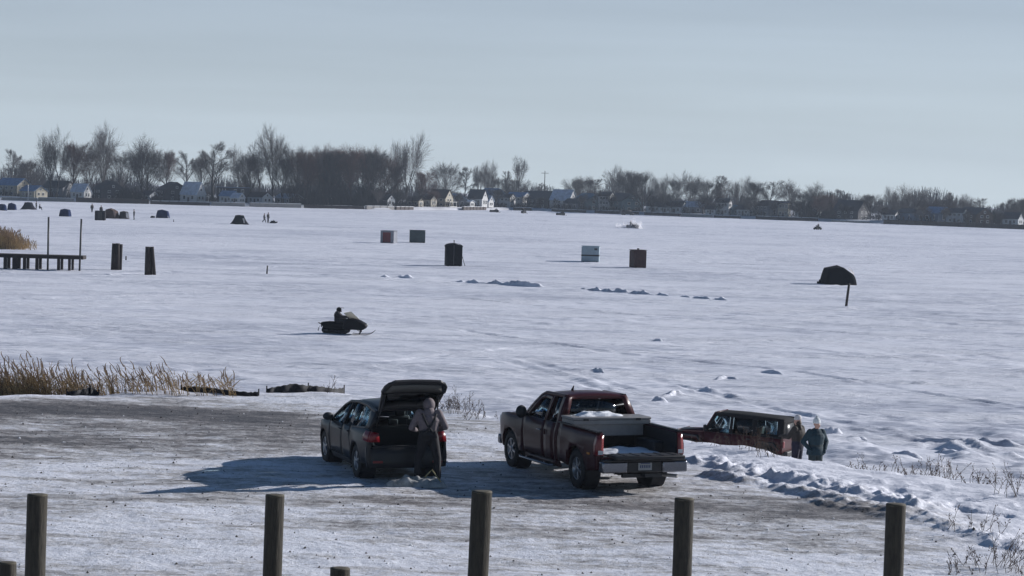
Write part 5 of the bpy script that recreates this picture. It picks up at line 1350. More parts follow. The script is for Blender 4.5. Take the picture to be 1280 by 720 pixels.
for a in [
  (-22, 'dark house cut off by the frame edge behind the first tents', 12, 9, 3.4, 32, 40, C_['dark'], Rf['blue'], 14),
  (17, 'house with two stepped blue-grey snowy roofs and small lit gable', 13, 9, 5.2, 34, 44, C_['cream'], Rf['blue'], 22, 2),
  (42, 'low cream cottage under a broad blue snowy roof', 9, 8, 3.0, 30, 42, C_['cream'], Rf['blue'], 9),
  (74, 'long grey house behind bare trees with a cream end wall', 14, 9, 4.6, 33, 40, C_['grey'], Rf['dark'], 20, 2),
  (101, 'narrow bright white gabled cottage squeezed beside a dark house', 7, 5.5, 3.4, 50, 52, C_['white'], Rf['snow'], 8),
  (136, 'wide dark house with dark roof below the tall pale twin tree', 16, 11, 4.6, 34, 24, C_['dark'], Rf['dark'], 16, 2),
  (186, 'small pale cottage beneath the dark fan-shaped tree', 7, 6, 2.6, 30, 40, C_['pale'], Rf['dark'], 7),
  (216, 'large black-roofed house with a long low porch roof', 15, 12, 5.0, 30, 22, C_['dark'], Rf['dark'], 20, 2),
  (241, 'white steep A-frame gable with snowy roof and lit porch', 9, 6.5, 3.6, 58, 46, C_['white'], Rf['snow'], 9, 1, False, True),
  (291, 'flat-roofed two-storey dark modern house with blue fascia', 16, 10, 6.8, 0, 26, C_['dark'], Rf['blue'], 18, 2, False, False),
  (286, 'small dark cottage with a lit white gable in front of the modern house', 7, 5, 3.2, 40, 48, C_['white'], Rf['blue'], 8),
  (297, 'little pale blue-white boathouse cottage by the lit shoreline', 5, 4.2, 2.6, 42, 40, C_['pale'], Rf['snow'], 4),
  (325, 'grey cottage half hidden by trunks with a pale end wall', 9, 7, 3.0, 30, 38, C_['pale'], Rf['brown'], 12),
  (361, 'low house with grey snow-dusted roof among dense trees', 11, 7, 2.8, 28, 36, C_['grey'], Rf['snow'], 13),
  (405, 'small dark cabin deep inside the reddish wood', 9, 7, 2.8, 30, 36, C_['brown'], Rf['dark'], 12),
  (480, 'small pale cottage glimpsed through the end of the reddish wood', 8, 6, 3.2, 36, 44, C_['pale'], Rf['dark'], 12),
  (519, 'tiny cream cottage standing alone beneath the tall bare tree', 6, 5, 2.9, 28, 52, C_['cream'], Rf['brown'], 8),
  (534, 'cream two-window cottage with low brown roof', 7, 6, 3.6, 30, 50, C_['cream'], Rf['brown'], 9),
  (551, 'tall cream gabled house with dark porch opening', 9, 8, 4.4, 44, 50, C_['cream'], Rf['brown'], 12, 2, False, True),
  (567, 'grey house with long blue snowy roof beside the tall cream gable', 12, 8, 3.4, 36, 30, C_['grey'], Rf['blue'], 16),
  (585, 'tiny white shed with two doors by the brown dock', 5, 4, 2.6, 20, 46, C_['white'], Rf['snow'], 5),
  (597, 'white steep gabled cottage with dark window, the taller of a touching pair', 8, 6.5, 4.4, 52, 50, C_['white'], Rf['dark'], 8, 1),
  (606, 'white gabled cottage, the lower of a touching pair', 7, 5.5, 3.0, 44, 50, C_['white'], Rf['snow'], 6),
  (615, 'big dark house with broad blue roof behind the white cottage pair', 15, 12, 4.6, 38, 30, C_['blue'], Rf['blue'], 24, 2),
  (631, 'narrow grey house with bright white corner bay', 9, 6, 5.0, 30, 48, C_['white'], Rf['dark'], 12, 2),
  (648, 'white house with balcony and many windows', 10, 9, 5.4, 26, 46, C_['white'], Rf['blue'], 14, 2, False, True),
  (666, 'grey house with pyramid-like dark roof behind the balcony house', 9, 9, 5.2, 36, 42, C_['pale'], Rf['dark'], 22, 2),
  (681, 'broad dark gabled house with lit right-hand front', 14, 12, 4.6, 34, 36, C_['dark'], Rf['dark'], 14, 2),
  (704, 'white chalet-style gable with blue snowy roof and brick chimney', 11, 8.5, 4.6, 50, 46, C_['white'], Rf['snow'], 12, 2, True),
  (719, 'low grey house tucked against the white chalet gable', 9, 8, 3.2, 28, 40, C_['grey'], Rf['dark'], 10),
  (737, 'wide teal-roofed house in shade', 18, 11, 5.0, 30, 22, C_['teal'], Rf['teal'], 16, 2),
  (758, 'tall bright white house front partly screened by bare branches', 6, 6.5, 7.2, 30, 50, C_['white'], Rf['dark'], 9, 3),
  (780, 'wide grey house with heavy black roof at the foot of dense trees', 20, 12, 5.0, 32, 22, C_['teal'], Rf['dark'], 14, 2),
  (820, 'small cottage with one bright end wall just past the dense tree', 8, 6, 3.2, 34, 46, C_['white'], Rf['dark'], 10),
  (834, 'small low white cottage between two trunks', 7, 5.5, 2.9, 36, 46, C_['white'], Rf['dark'], 8),
  (846, 'pale grey cottage with lit gable beneath a spreading tree', 8, 6, 3.2, 40, 46, C_['pale'], Rf['dark'], 10),
  (868, 'house with sunlit snowy roof slope under the spreading tree', 10, 7, 3.4, 34, 60, C_['grey'], Rf['snow'], 13),
  (890, 'tiny white boathouse close to the ice', 5, 4, 2.6, 38, 46, C_['white'], Rf['dark'], 5),
  (905, 'tall narrow white house catching the sun', 6, 5, 6.0, 34, 52, C_['white'], Rf['dark'], 8, 2),
  (916, 'low house with bright teal-blue roof', 11, 7, 3.0, 26, 22, C_['teal'], Rf['teal'], 12),
  (932, 'small grey cottage beside the round dense tree', 7, 6, 3.0, 34, 42, C_['pale'], Rf['dark'], 9),
  (962, 'grey two-storey house with pale trim next to the cream tower house', 13, 9, 5.0, 28, 26, C_['grey'], Rf['brown'], 12, 2),
  (980, 'tall cream tower-like house end with two dark windows', 5, 4.6, 6.4, 20, 56, C_['cream'], Rf['dark'], 8, 2),
  (1011, 'low house with lit white porch posts behind dark shrubs', 11, 7, 3.0, 28, 40, C_['white'], Rf['dark'], 10, 1, False, True),
  (1064, 'large dark house with steep black gable roof', 13, 11, 4.0, 40, 38, C_['dark'], Rf['dark'], 12, 2),
  (1113, 'small white cottage by the end of the long seawall', 6, 5, 3.0, 34, 46, C_['white'], Rf['dark'], 7),
  (1141, 'long low dark blue house behind the seawall', 20, 9, 3.8, 22, 18, C_['blue'], Rf['dark'], 12),
  (1172, 'dark blue-grey house screened by thin trees', 12, 9, 4.2, 30, 28, C_['blue'], Rf['blue'], 14),
  (1196, 'narrow pale blue house with balcony rails', 8, 6, 4.8, 28, 44, C_['pale'], Rf['dark'], 11, 2),
  (1218, 'big brown-walled house with broad dark roof near the photo edge', 15, 9, 4.2, 32, 24, C_['brown'], Rf['dark'], 14, 2),
  (1266, 'small pale gabled cottage behind the seawall at the photo edge', 7, 6, 3.0, 40, 42, C_['pale'], Rf['dark'], 9)]:
    house(*a)

# docks and seawalls along the waterline
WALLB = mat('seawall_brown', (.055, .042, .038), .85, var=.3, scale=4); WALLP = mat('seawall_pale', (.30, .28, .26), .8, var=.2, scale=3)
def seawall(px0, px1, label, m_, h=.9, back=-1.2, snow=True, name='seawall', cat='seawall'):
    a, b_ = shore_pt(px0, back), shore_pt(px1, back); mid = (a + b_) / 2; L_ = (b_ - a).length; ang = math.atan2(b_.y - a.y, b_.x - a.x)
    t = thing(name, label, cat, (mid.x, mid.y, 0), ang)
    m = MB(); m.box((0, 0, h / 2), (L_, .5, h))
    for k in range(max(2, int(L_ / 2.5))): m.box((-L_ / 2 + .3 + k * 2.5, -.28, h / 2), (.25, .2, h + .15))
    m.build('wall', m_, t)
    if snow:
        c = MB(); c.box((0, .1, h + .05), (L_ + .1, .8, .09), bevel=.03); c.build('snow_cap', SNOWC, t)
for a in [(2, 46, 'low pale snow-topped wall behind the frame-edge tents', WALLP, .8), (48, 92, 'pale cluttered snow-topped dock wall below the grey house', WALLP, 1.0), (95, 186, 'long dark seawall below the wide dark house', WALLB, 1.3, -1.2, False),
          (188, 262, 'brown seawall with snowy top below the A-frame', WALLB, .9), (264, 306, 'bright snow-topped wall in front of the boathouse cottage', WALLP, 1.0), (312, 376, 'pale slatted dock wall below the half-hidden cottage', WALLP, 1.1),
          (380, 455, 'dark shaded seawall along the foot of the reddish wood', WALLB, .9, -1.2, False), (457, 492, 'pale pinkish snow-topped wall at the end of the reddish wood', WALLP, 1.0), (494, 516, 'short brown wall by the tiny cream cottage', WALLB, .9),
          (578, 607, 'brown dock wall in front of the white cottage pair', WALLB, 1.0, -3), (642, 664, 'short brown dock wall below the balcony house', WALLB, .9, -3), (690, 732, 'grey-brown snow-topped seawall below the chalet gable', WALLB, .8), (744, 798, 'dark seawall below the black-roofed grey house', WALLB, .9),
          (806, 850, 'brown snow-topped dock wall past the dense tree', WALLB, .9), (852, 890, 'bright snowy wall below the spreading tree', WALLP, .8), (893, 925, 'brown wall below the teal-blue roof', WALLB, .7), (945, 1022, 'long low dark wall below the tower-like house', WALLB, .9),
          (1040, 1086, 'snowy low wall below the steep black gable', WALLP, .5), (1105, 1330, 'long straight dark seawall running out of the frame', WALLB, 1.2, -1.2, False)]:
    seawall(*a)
# utility pole and flagpole
p = shore_pt(680, 40, FARZ); t = thing('utility_pole', 'thin dark utility pole with crossarm above the broad dark house', 'utility pole', (p.x, p.y, FARZ))
m = MB(); m.cyl((0, 0, -.2), (0, 0, 12), .16, .11, 8); m.build('pole', WOODD, t); m = MB(); m.box((0, 0, 11.2), (2.4, .12, .14)); m.build('crossarm', WOODD, t)
p = shore_pt(35, -6, 0); t = thing('flagpole', 'short white pole on the shore above the flared tent', 'pole', (p.x, p.y, .0)); m = MB(); m.cyl((0, 0, -.2), (0, 0, 4.2), .12, .08, 8); m.build('shaft', TRIM, t); m = MB(); m.ball((0, 0, 4.25), .16); m.build('finial', TRIM, t)

# ------------------------------------------------------------------ bare trees
BARK = {'grey': mat('bark_grey', (.042, .037, .037), .9, var=.3, scale=2), 'dark': mat('bark_dark', (.022, .019, .02), .9, var=.3, scale=2), 'pale': mat('bark_pale', (.10, .09, .085), .9, var=.3, scale=2), 'red': mat('bark_reddish', (.042, .029, .027), .9, var=.3, scale=2)}
TWIG = {'grey': mat('twig_grey', (.050, .041, .040), .9), 'dark': mat('twig_dark', (.022, .019, .021), .9), 'pale': mat('twig_pale', (.075, .065, .064), .9), 'red': mat('twig_reddish', (.075, .038, .032), .9), 'green': mat('needle_green', (.018, .030, .022), .9)}
def grow(kind, seed):
    """unit-height bare tree -> two meshes (trunk, crown) built from tapering three-sided stems"""
    rr = random.Random(seed); T, Cn = [], []
    def perp(d):
        a = Vector((rr.gauss(0, 1), rr.gauss(0, 1), rr.gauss(0, 1))); a -= d * a.dot(d); return a.normalized()
    P = dict(vase=dict(fork=.20, n1=7, ang=(16, 40), up=.16, len1=.62, n2=10, n3=8, n4=6, curl=.06),
             round=dict(fork=.26, n1=10, ang=(28, 66), up=.10, len1=.48, n2=9, n3=7, n4=6, curl=.09),
             narrow=dict(fork=.16, n1=14, ang=(16, 32), up=.20, len1=.40, n2=8, n3=7, n4=6, curl=.06),
             dense=dict(fork=.10, n1=15, ang=(14, 62), up=.10, len1=.62, n2=9, n3=8, n4=6, curl=.11),
             open=dict(fork=.34, n1=6, ang=(16, 44), up=.14, len1=.48, n2=8, n3=7, n4=6, curl=.08))[kind]
    def limb(p, d, L_, r0, lvl):
        n = (6, 5, 4, 3, 2)[lvl]; q = p.copy(); pts = [(q.copy(), r0)]
        for k in range(n):
            d = (d + perp(d) * rr.uniform(0, P['curl']) + Vector((0, 0, P['up'] * (.4 if lvl < 2 else .25)))).normalized()
            q = q + d * (L_ / n); pts.append((q.copy(), r0 * (1 - .78 * (k + 1) / n)))
        (T if lvl <= 1 else Cn).extend([(pts[i][0], pts[i + 1][0], pts[i][1], pts[i + 1][1]) for i in range(n)])
        if lvl >= 4: return
        cnt = {1: P['n2'], 2: P['n3'], 3: P['n4']}[lvl]
        for c in range(cnt):
            f = (.22 if lvl == 1 else .12) + (.80 if lvl == 1 else .88) * (c + rr.random()) / cnt; f = min(f, .98)
            i = min(n - 1, int(f * n)); a, b_ = pts[i], pts[i + 1]; ff = f * n - i
            pos = a[0].lerp(b_[0], ff); dd = (b_[0] - a[0]).normalized(); an = R(rr.uniform(16, 44))
            nd = (dd * math.cos(an) + perp(dd) * math.sin(an)).normalized()
            nl = L_ * (.34 + .36 * (1 - f)) * rr.uniform(.7, 1.25) if lvl < 3 else L_ * rr.uniform(.5, .9)
            limb(pos, nd, nl, max(.0009, (a[1] + (b_[1] - a[1]) * ff) * .55), lvl + 1)
    trunk = [(Vector((0, 0, -.02)), .024)]; q = Vector((0, 0, -.02)); d = Vector((rr.uniform(-.05, .05), 0, 1)).normalized()
    top = .88 if kind in ('narrow', 'round', 'dense') else P['fork'] + .12
    for k in range(8):
        d = (d + perp(d) * .05 + Vector((0, 0, .1))).normalized(); q = q + d * (top / 8); trunk.append((q.copy(), .024 * (1 - (.86 if top > .5 else .45) * (k + 1) / 8)))
    T.extend([(trunk[i][0], trunk[i + 1][0], trunk[i][1], trunk[i + 1][1]) for i in range(8)])
    for c in range(P['n1']):
        f = P['fork'] + (top - P['fork']) * ((c + rr.random() * .8) / P['n1']); h = f / top * 8; i = min(7, int(h)); a, b_ = trunk[i], trunk[i + 1]
        pos = a[0].lerp(b_[0], h - i); an = R(rr.uniform(*P['ang'])); az = c * 2.4 + rr.uniform(-.4, .4)
        nd = Vector((math.cos(az) * math.sin(an), math.sin(az) * math.sin(an), math.cos(an)))
        rem = (1 - pos.z) / max(.35, math.cos(an))
        L_ = min(P['len1'] * rr.uniform(.8, 1.15), rem) if kind not in ('narrow', 'round') else P['len1'] * rr.uniform(.7, 1.1) * (1.15 - .75 * f)
        limb(pos, nd, L_, (a[1]) * .62, 1)
    def mesh(S_, tag_, minr):
        A = np.array([tuple(s[0]) for s in S_]); B = np.array([tuple(s[1]) for s in S_]); ra = np.maximum(minr, np.array([s[2] for s in S_])); rb = np.maximum(minr, np.array([s[3] for s in S_]))
        d_ = B - A; d_ /= np.linalg.norm(d_, axis=1)[:, None] + 1e-9
        ref = np.where(np.abs(d_[:, 2:3]) < .9, np.array([[0, 0, 1.0]]), np.array([[1.0, 0, 0]])); u_ = np.cross(d_, ref); u_ /= np.linalg.norm(u_, axis=1)[:, None]; v_ = np.cross(d_, u_)
        k = 3 if tag_ == 'crown' else 6; V = []
        for e_, rad in ((A, ra), (B, rb)):
            for j in range(k): V.append(e_ + (u_ * math.cos(2 * PI * j / k) + v_ * math.sin(2 * PI * j / k)) * rad[:, None])
        n = len(S_); V = np.stack(V, 1).reshape(-1, 3); base = np.arange(n) * 2 * k; F = []
        for j in range(k): F.append(np.stack([base + j, base + (j + 1) % k, base + k + (j + 1) % k, base + k + j], 1))
        return V, np.concatenate(F)
    zmax = float(np.percentile([s[1].z for s in Cn], 99.3))
    a, b_ = mesh(T, 'trunk', .003), mesh(Cn, 'crown', .00085)
    return (a[0] / zmax, a[1]), (b_[0] / zmax, b_[1]), (float(np.percentile(np.abs(b_[0][:, 0]), 97))) / zmax
def conifer(seed):
    rr = random.Random(seed); V, F = [], []
    for k in range(1500):
        f = rr.random() ** .8; z = .10 + .88 * f; rad = (.30 * (1 - f) + .012); az = rr.random() * 2 * PI
        ln = rad * rr.uniform(.5, 1.05); p0 = Vector((math.cos(az) * rad * .15, math.sin(az) * rad * .15, z)); p1 = p0 + Vector((math.cos(az) * ln, math.sin(az) * ln, -.10 * ln - .02)); s_ = Vector((-math.sin(az), math.cos(az), 0)) * .022
        i = len(V); V += [p0 - s_ * .4, p1, p0 + s_ * .4, p0 + (p1 - p0) * .6 + Vector((0, 0, -.02))]; F += [(i, i + 1, i + 2, i + 3)]
    return V, F
PROTO = {}
def proto(kind, sd, tone):
    key = (kind, sd, tone)
    if key in PROTO: return PROTO[key]
    mk = lambda nm, V, F, m_: raw_mesh(nm, V, F, m_)
    if kind == 'conifer':
        V, F = conifer(sd); c = mk('crown', [tuple(v) for v in V], F, TWIG['green']); q = MB(); q.cyl((0, 0, -.02), (0, 0, .98), .022, .004, 6); tr = q.build('trunk', BARK['dark']); hw_ = .3
    else:
        gkey = (kind, sd)
        if gkey not in GROWN: GROWN[gkey] = grow(kind, sd)
        (V1, F1), (V2, F2), hw_ = GROWN[gkey]
        tr = mk('trunk', V1, F1, BARK[tone]); c = mk('crown', V2, F2, TWIG[tone])
    PROTO[key] = (tr.data, c.data, hw_)
    for o in (tr, c): bpy.data.objects.remove(o)
    return PROTO[key]
GROWN = {}
_ti = [0]
def tree(px, top_y, wpx, kind, tone, label, back=25, lean=0.0):
    _ti[0] += 1; i = _ti[0]
    d = shore_d(px) + back; p = at(px, d, FARZ); h = top_z(px, top_y, d) - FARZ
    t = thing('conifer_tree' if kind == 'conifer' else 'bare_tree', label, 'tree', (p.x, p.y, FARZ), (i * 1.7) % 6.28, 'trees along the far shore')
    a, c, hw_ = proto(kind, {'vase': 3, 'round': 5, 'narrow': 9, 'dense': 7, 'open': 4, 'conifer': 2}[kind] + (i % 2) * 20, tone)
    w_ = wpx * d / FPX / 2
    sxy = min(1.3, max(.5, w_ / (hw_ * h))) * h
    for nm, me in (('trunk', a), ('crown', c)):
        o = bpy.data.objects.new(nm, me); COL.objects.link(o); o.parent = t
    t.scale = (sxy, sxy, h)
    t.rotation_euler[1] = lean
    return t
for a in [
  (14, 187, 26, 'round', 'pale', 'small pale distant tree above the stepped blue roofs', 60), (38, 198, 40, 'dense', 'grey', 'low bushy grey tree behind the low cream cottage', 40),
  (63, 162, 40, 'vase', 'dark', 'tall spindly dark tree left of the reddish bushy one', 14), (70, 182, 26, 'open', 'dark', 'leaning dark trunk against the tall spindly tree', 8, .10),
  (92, 178, 46, 'dense', 'red', 'wide reddish-brown tree beside the tall pale many-stemmed tree', 16), (112, 184, 34, 'dense', 'red', 'reddish bushy tree crowding the foot of the pale many-stemmed tree', 30),
  (127, 157, 50, 'vase', 'pale', 'tallest pale many-stemmed tree above the wide dark house', 20), (150, 190, 40, 'dense', 'grey', 'dusky bushy tree filling in beside the fan-shaped tree', 30),
  (178, 172, 54, 'vase', 'dark', 'broad dark fan-shaped tree above the small pale cottage', 7), (184, 186, 40, 'dense', 'dark', 'dark dense undertree standing inside the fan-shaped tree', 10), (207, 188, 34, 'dense', 'red', 'reddish tree beside the large black-roofed house', 30),
  (233, 190, 26, 'round', 'grey', 'small grey tree over the A-frame ridge', 60), (252, 196, 30, 'dense', 'grey', 'low grey tree directly beyond the A-frame', 40),
  (266, 178, 44, 'round', 'grey', 'rounded fine-twigged grey tree between A-frame and modern house', 25), (300, 184, 40, 'vase', 'pale', 'pale spreading tree above the flat-roofed modern house', 40), (313, 192, 36, 'dense', 'grey', 'dense grey tree at the edge of the modern house', 20),
  (325, 178, 30, 'open', 'pale', 'pale open-branched tree beside the tall round-crowned one', 25),
  (341, 159, 50, 'vase', 'grey', 'tall round-crowned tree rising above everything near the modern house', 22), (352, 196, 40, 'dense', 'dark', 'dark thicket tree at the foot of the tall round-crowned one', 12),
  (372, 184, 42, 'dense', 'dark', 'dark dense tree starting the reddish wood', 14), (384, 188, 40, 'dense', 'red', 'reddish dense tree, second along the reddish wood', 8), (398, 184, 40, 'dense', 'red', 'reddish dense tree above the small dark cabin', 20),
  (412, 188, 40, 'dense', 'dark', 'dusky dense tree in the middle of the reddish wood', 8), (424, 182, 42, 'dense', 'red', 'highest reddish tree in the middle of the wood', 22), (438, 186, 40, 'dense', 'red', 'reddish tree with rounded top past the wood middle', 9), (452, 183, 44, 'dense', 'red', 'wide reddish tree nearing the end of the wood', 20),
  (466, 188, 40, 'dense', 'dark', 'dark dense tree near the end of the reddish wood', 9), (480, 190, 38, 'dense', 'red', 'last reddish tree of the wood, beside the tall grey tree', 16), (494, 206, 30, 'dense', 'dark', 'low dark tree under the tall grey tree', 8),
  (508, 168, 44, 'vase', 'grey', 'tall grey tree standing at the end of the reddish wood', 14), (528, 214, 34, 'dense', 'red', 'low reddish shrubby tree behind the cream cottages', 18),
  (556, 204, 36, 'dense', 'grey', 'dense grey tree above the tall cream gabled house', 45), (580, 209, 28, 'round', 'grey', 'thin grey tree above the tiny white shed', 60), (598, 202, 22, 'vase', 'grey', 'slim upright tree, first of two stems over the white cottage pair', 40), (612, 203, 26, 'vase', 'grey', 'forked tree, second stem over the white cottage pair', 45),
  (618, 222, 30, 'dense', 'dark', 'low dark tree behind the big blue-roofed house', 50), (632, 214, 12, 'narrow', 'pale', 'very thin pale tree over the white corner bay house', 50), (648, 196, 24, 'open', 'grey', 'tall slender forked tree standing clear above the balcony house', 45), (646, 224, 26, 'dense', 'grey', 'bushy low tree around the foot of the slender forked tree', 50),
  (676, 229, 16, 'round', 'pale', 'tiny pale tree over the pyramid-like roof', 90), (718, 224, 26, 'dense', 'grey', 'low grey tree just past the brick chimney', 70), (734, 221, 36, 'dense', 'grey', 'low wide grey tree over the teal-roofed house', 60), (745, 224, 26, 'round', 'grey', 'small grey tree at the end of the teal roof', 60),
  (771, 208, 36, 'vase', 'grey', 'upright grey tree over the bright white house front', 40), (788, 214, 34, 'dense', 'dark', 'dark tree over the heavy black roof', 40), (803, 215, 44, 'dense', 'dark', 'darkest dense tree reaching down to the ice beside the black roof', 12), (826, 219, 26, 'vase', 'grey', 'thin upright tree just past the darkest dense tree', 35),
  (841, 222, 32, 'dense', 'dark', 'dense dark tree over the lit pale grey cottage', 20), (862, 216, 40, 'vase', 'grey', 'wide spreading tree with several bright stems', 18), (884, 224, 34, 'dense', 'dark', 'dark low tree next to the wide spreading tree', 14), (899, 220, 20, 'narrow', 'pale', 'thin pale tree over the tall narrow white house', 50),
  (922, 221, 34, 'vase', 'grey', 'fan-shaped grey tree over the teal-blue roof', 25), (943, 227, 34, 'dense', 'dark', 'round dense dark tree beside the fan-shaped grey one', 12), (962, 226, 30, 'round', 'grey', 'feathery tree over the two-storey grey house', 40), (985, 226, 36, 'vase', 'grey', 'arching tree over the cream tower-like house', 30),
  (1003, 240, 30, 'dense', 'dark', 'low dark tree past the tower-like house', 14), (1018, 229, 32, 'vase', 'dark', 'dark ragged-topped tree over the lit porch posts', 20), (1030, 242, 32, 'dense', 'red', 'low reddish-brown tree next to the ragged-topped one', 12), (1037, 238, 12, 'conifer', 'dark', 'small pointed evergreen beside the steep black gable', 30), (1051, 237, 24, 'round', 'grey', 'pale-topped tree over the steep black gable', 50),
  (1088, 243, 40, 'dense', 'grey', 'wide low bush-like tree between the black gable and the seawall', 12), (1115, 234, 24, 'vase', 'grey', 'slender grey tree beside the wide many-stemmed tree', 40), (1138, 232, 40, 'vase', 'grey', 'wide many-stemmed tree over the long low blue house', 35), (1128, 250, 36, 'dense', 'grey', 'low dense tree behind the long low blue house', 45), (1155, 250, 26, 'dense', 'grey', 'small bushy tree at the end of the long low blue house', 40),
  (1171, 248, 24, 'dense', 'grey', 'small dense tree screening the dark blue-grey house', 20), (1186, 241, 20, 'narrow', 'grey', 'narrow upright tree over the narrow pale blue house', 30), (1206, 243, 32, 'vase', 'pale', 'pale fan-shaped tree over the big brown-walled house', 50), (1226, 248, 22, 'round', 'pale', 'pale round tree at the end of the broad dark roof', 55),
  (378, 192, 40, 'dense', 'red', 'reddish tree set back behind the start of the wood', 32), (405, 190, 40, 'dense', 'red', 'reddish tree set back behind the small dark cabin', 34), (432, 189, 40, 'dense', 'dark', 'dusky tree set back behind the middle of the wood', 34), (460, 190, 40, 'dense', 'red', 'reddish tree set back behind the end of the wood', 34), (489, 198, 34, 'dense', 'red', 'reddish tree filling the gap before the tall grey tree', 24),
  (472, 236, 20, 'vase', 'pale', 'small frosty pale tree in front of the glimpsed pale cottage', 4), (502, 238, 16, 'dense', 'dark', 'small dark tree on the shore by the tiny cream cottage', 4), (526, 236, 14, 'round', 'dark', 'slim young tree between the two low cream cottages', 5), (541, 238, 16, 'dense', 'red', 'russet bush-like tree tight against the tall cream gable', 5),
  (573, 240, 22, 'vase', 'dark', 'dark young tree before the long blue snowy roof', 5), (590, 245, 12, 'round', 'dark', 'thin sapling beside the white shed', 4), (620, 236, 26, 'dense', 'dark', 'dark bushy tree screening the broad blue roof', 6), (640, 244, 16, 'round', 'dark', 'small tree before the white corner bay house', 4), (658, 243, 18, 'vase', 'dark', 'young tree rising before the balcony', 5),
  (676, 246, 18, 'dense', 'dark', 'dark shrub-like tree at the corner of the broad dark house', 5), (694, 248, 12, 'round', 'dark', 'thin young tree by the lit front of the broad dark house', 4), (727, 242, 18, 'vase', 'dark', 'young tree between chalet gable and teal roof', 5), (748, 238, 18, 'round', 'dark', 'bare tree crossing the bright white house front', 3), (764, 240, 20, 'vase', 'dark', 'bare forked tree at the edge of the bright white house front', 4),
  (815, 244, 18, 'dense', 'dark', 'low dark tree before the bright end wall', 5), (828, 240, 18, 'vase', 'dark', 'first of the two trunks framing the small low white cottage', 4), (840, 241, 18, 'round', 'dark', 'second of the two trunks framing the small low white cottage', 4), (878, 246, 26, 'dense', 'dark', 'rounded dark shrub-like tree below the sunlit snowy roof slope', 5), (898, 246, 16, 'round', 'dark', 'young dark tree beside the tiny white boathouse', 4),
  (938, 244, 26, 'dense', 'dark', 'dark spreading bush-like tree before the small grey cottage', 4), (968, 250, 16, 'vase', 'dark', 'young tree before the two-storey grey house', 4), (995, 250, 28, 'dense', 'dark', 'wide dark bush-like tree past the tower-like house end', 5), (1024, 250, 30, 'dense', 'red', 'rusty bush-like tree masking the lit porch posts', 4), (1056, 254, 26, 'vase', 'dark', 'bare tree crossing the steep black gable wall', 5),
  (1105, 258, 18, 'dense', 'grey', 'low grey tree by the seawall end cottage', 5), (1152, 258, 22, 'dense', 'grey', 'grey bush-like tree before the long low blue house', 4), (1182, 258, 18, 'vase', 'grey', 'young grey tree before the blue-grey house', 5), (1208, 264, 16, 'round', 'grey', 'sapling before the brown-walled house', 4), (1250, 266, 22, 'dense', 'dark', 'dark bush-like tree before the pale gabled cottage', 5),
  (1237, 261, 9, 'conifer', 'dark', 'small dark evergreen, one of a close pair past the brown house', 25), (1242, 261, 9, 'conifer', 'dark', 'slightly paler small evergreen nearer the photo edge', 27), (1258, 249, 26, 'round', 'grey', 'rounded grey tree over the small pale gabled cottage', 35), (1276, 248, 28, 'dense', 'grey', 'grey tree cut by the photo edge', 30)]:
    tree(*a)
# scrub and hedges along the foot of the trees: one uncountable mass
SV, SF = [], []
rr = random.Random(12)
def scrub(px0, px1, dens, h, back0, back1, w_=.05):
    for _ in range(dens):
        px = rr.uniform(px0, px1); p = shore_pt(px, rr.uniform(back0, back1), FARZ); hh = h * rr.uniform(.3, 1.0) * (.62 + .5 * math.sin(px * .21) * math.sin(px * .083 + 2) + .25 * math.sin(px * .6))
        b_ = Vector((p.x, p.y, FARZ - .1)); tip = b_ + Vector((rr.gauss(0, .35) * hh, rr.gauss(0, .25) * hh, hh)); s_ = Vector((w_, 0, 0)) * rr.uniform(.6, 1.3); s2 = Vector((0, w_, 0))
        m_ = b_.lerp(tip, .55) + Vector((rr.gauss(0, .1), 0, 0)); i = len(SV)
        SV.extend([b_ - s_, b_ + s_, m_ + s_ * .8, m_ - s_ * .8, tip + s_ * .3, tip - s_ * .3, b_ + s2, m_ + s2]); SF.extend([(i, i + 1, i + 2, i + 3), (i + 3, i + 2, i + 4, i + 5), (i, i + 6, i + 7, i + 3)])
scrub(-30, 560, 4600, 3.4, 12, 50, .06); scrub(362, 495, 6500, 7.5, 6, 28, .05); scrub(440, 800, 2600, 2.6, 3, 9, .05); scrub(560, 780, 2200, 2.6, 22, 70, .07); scrub(780, 1110, 2000, 2.8, 4, 50, .06); scrub(1000, 1045, 1600, 4.5, 4, 14, .08); scrub(1105, 1300, 1900, 3.2, 6, 50, .06); scrub(140, 200, 1200, 4, 3, 10, .08)
o = raw_mesh('undergrowth', [tuple(v) for v in SV], SF, mat('scrub_twigs', (.026, .021, .023), .9)); props(o, 'dark brushy undergrowth massed along the foot of the far trees', 'undergrowth', kind='stuff')
# far-off wood beyond the houses
SV, SF = [], []
for _ in range(17000):
    px = rr.uniform(-250, 1550); d = shore_d(px) + rr.uniform(170, 330); p = at(px, d, FARZ); hh = rr.uniform(2.5, 6.5) * (1 + .4 * math.sin(px * .05) + .3 * math.sin(px * .017 + 1)); 
    b_ = Vector((p.x, p.y, FARZ)); tip = b_ + Vector((rr.gauss(0, .18) * hh, 0, hh)); s_ = Vector((.10, 0, 0)) * rr.uniform(.6, 1.6); i = len(SV); m_ = b_.lerp(tip, .5); s2 = Vector((0, .1, 0))
    SV.extend([b_ - s_, b_ + s_, tip + s_ * .3, tip - s_ * .3, b_ + s2, tip + s2 * .3]); SF.extend([(i, i + 1, i + 2, i + 3), (i, i + 4, i + 5, i + 3)])
o = raw_mesh('far_wood', [tuple(v) for v in SV], SF, mat('far_wood_twigs', (.06, .055, .058), .9)); props(o, 'low hazy far-off wood beyond the lakeside houses', 'wood', kind='stuff')
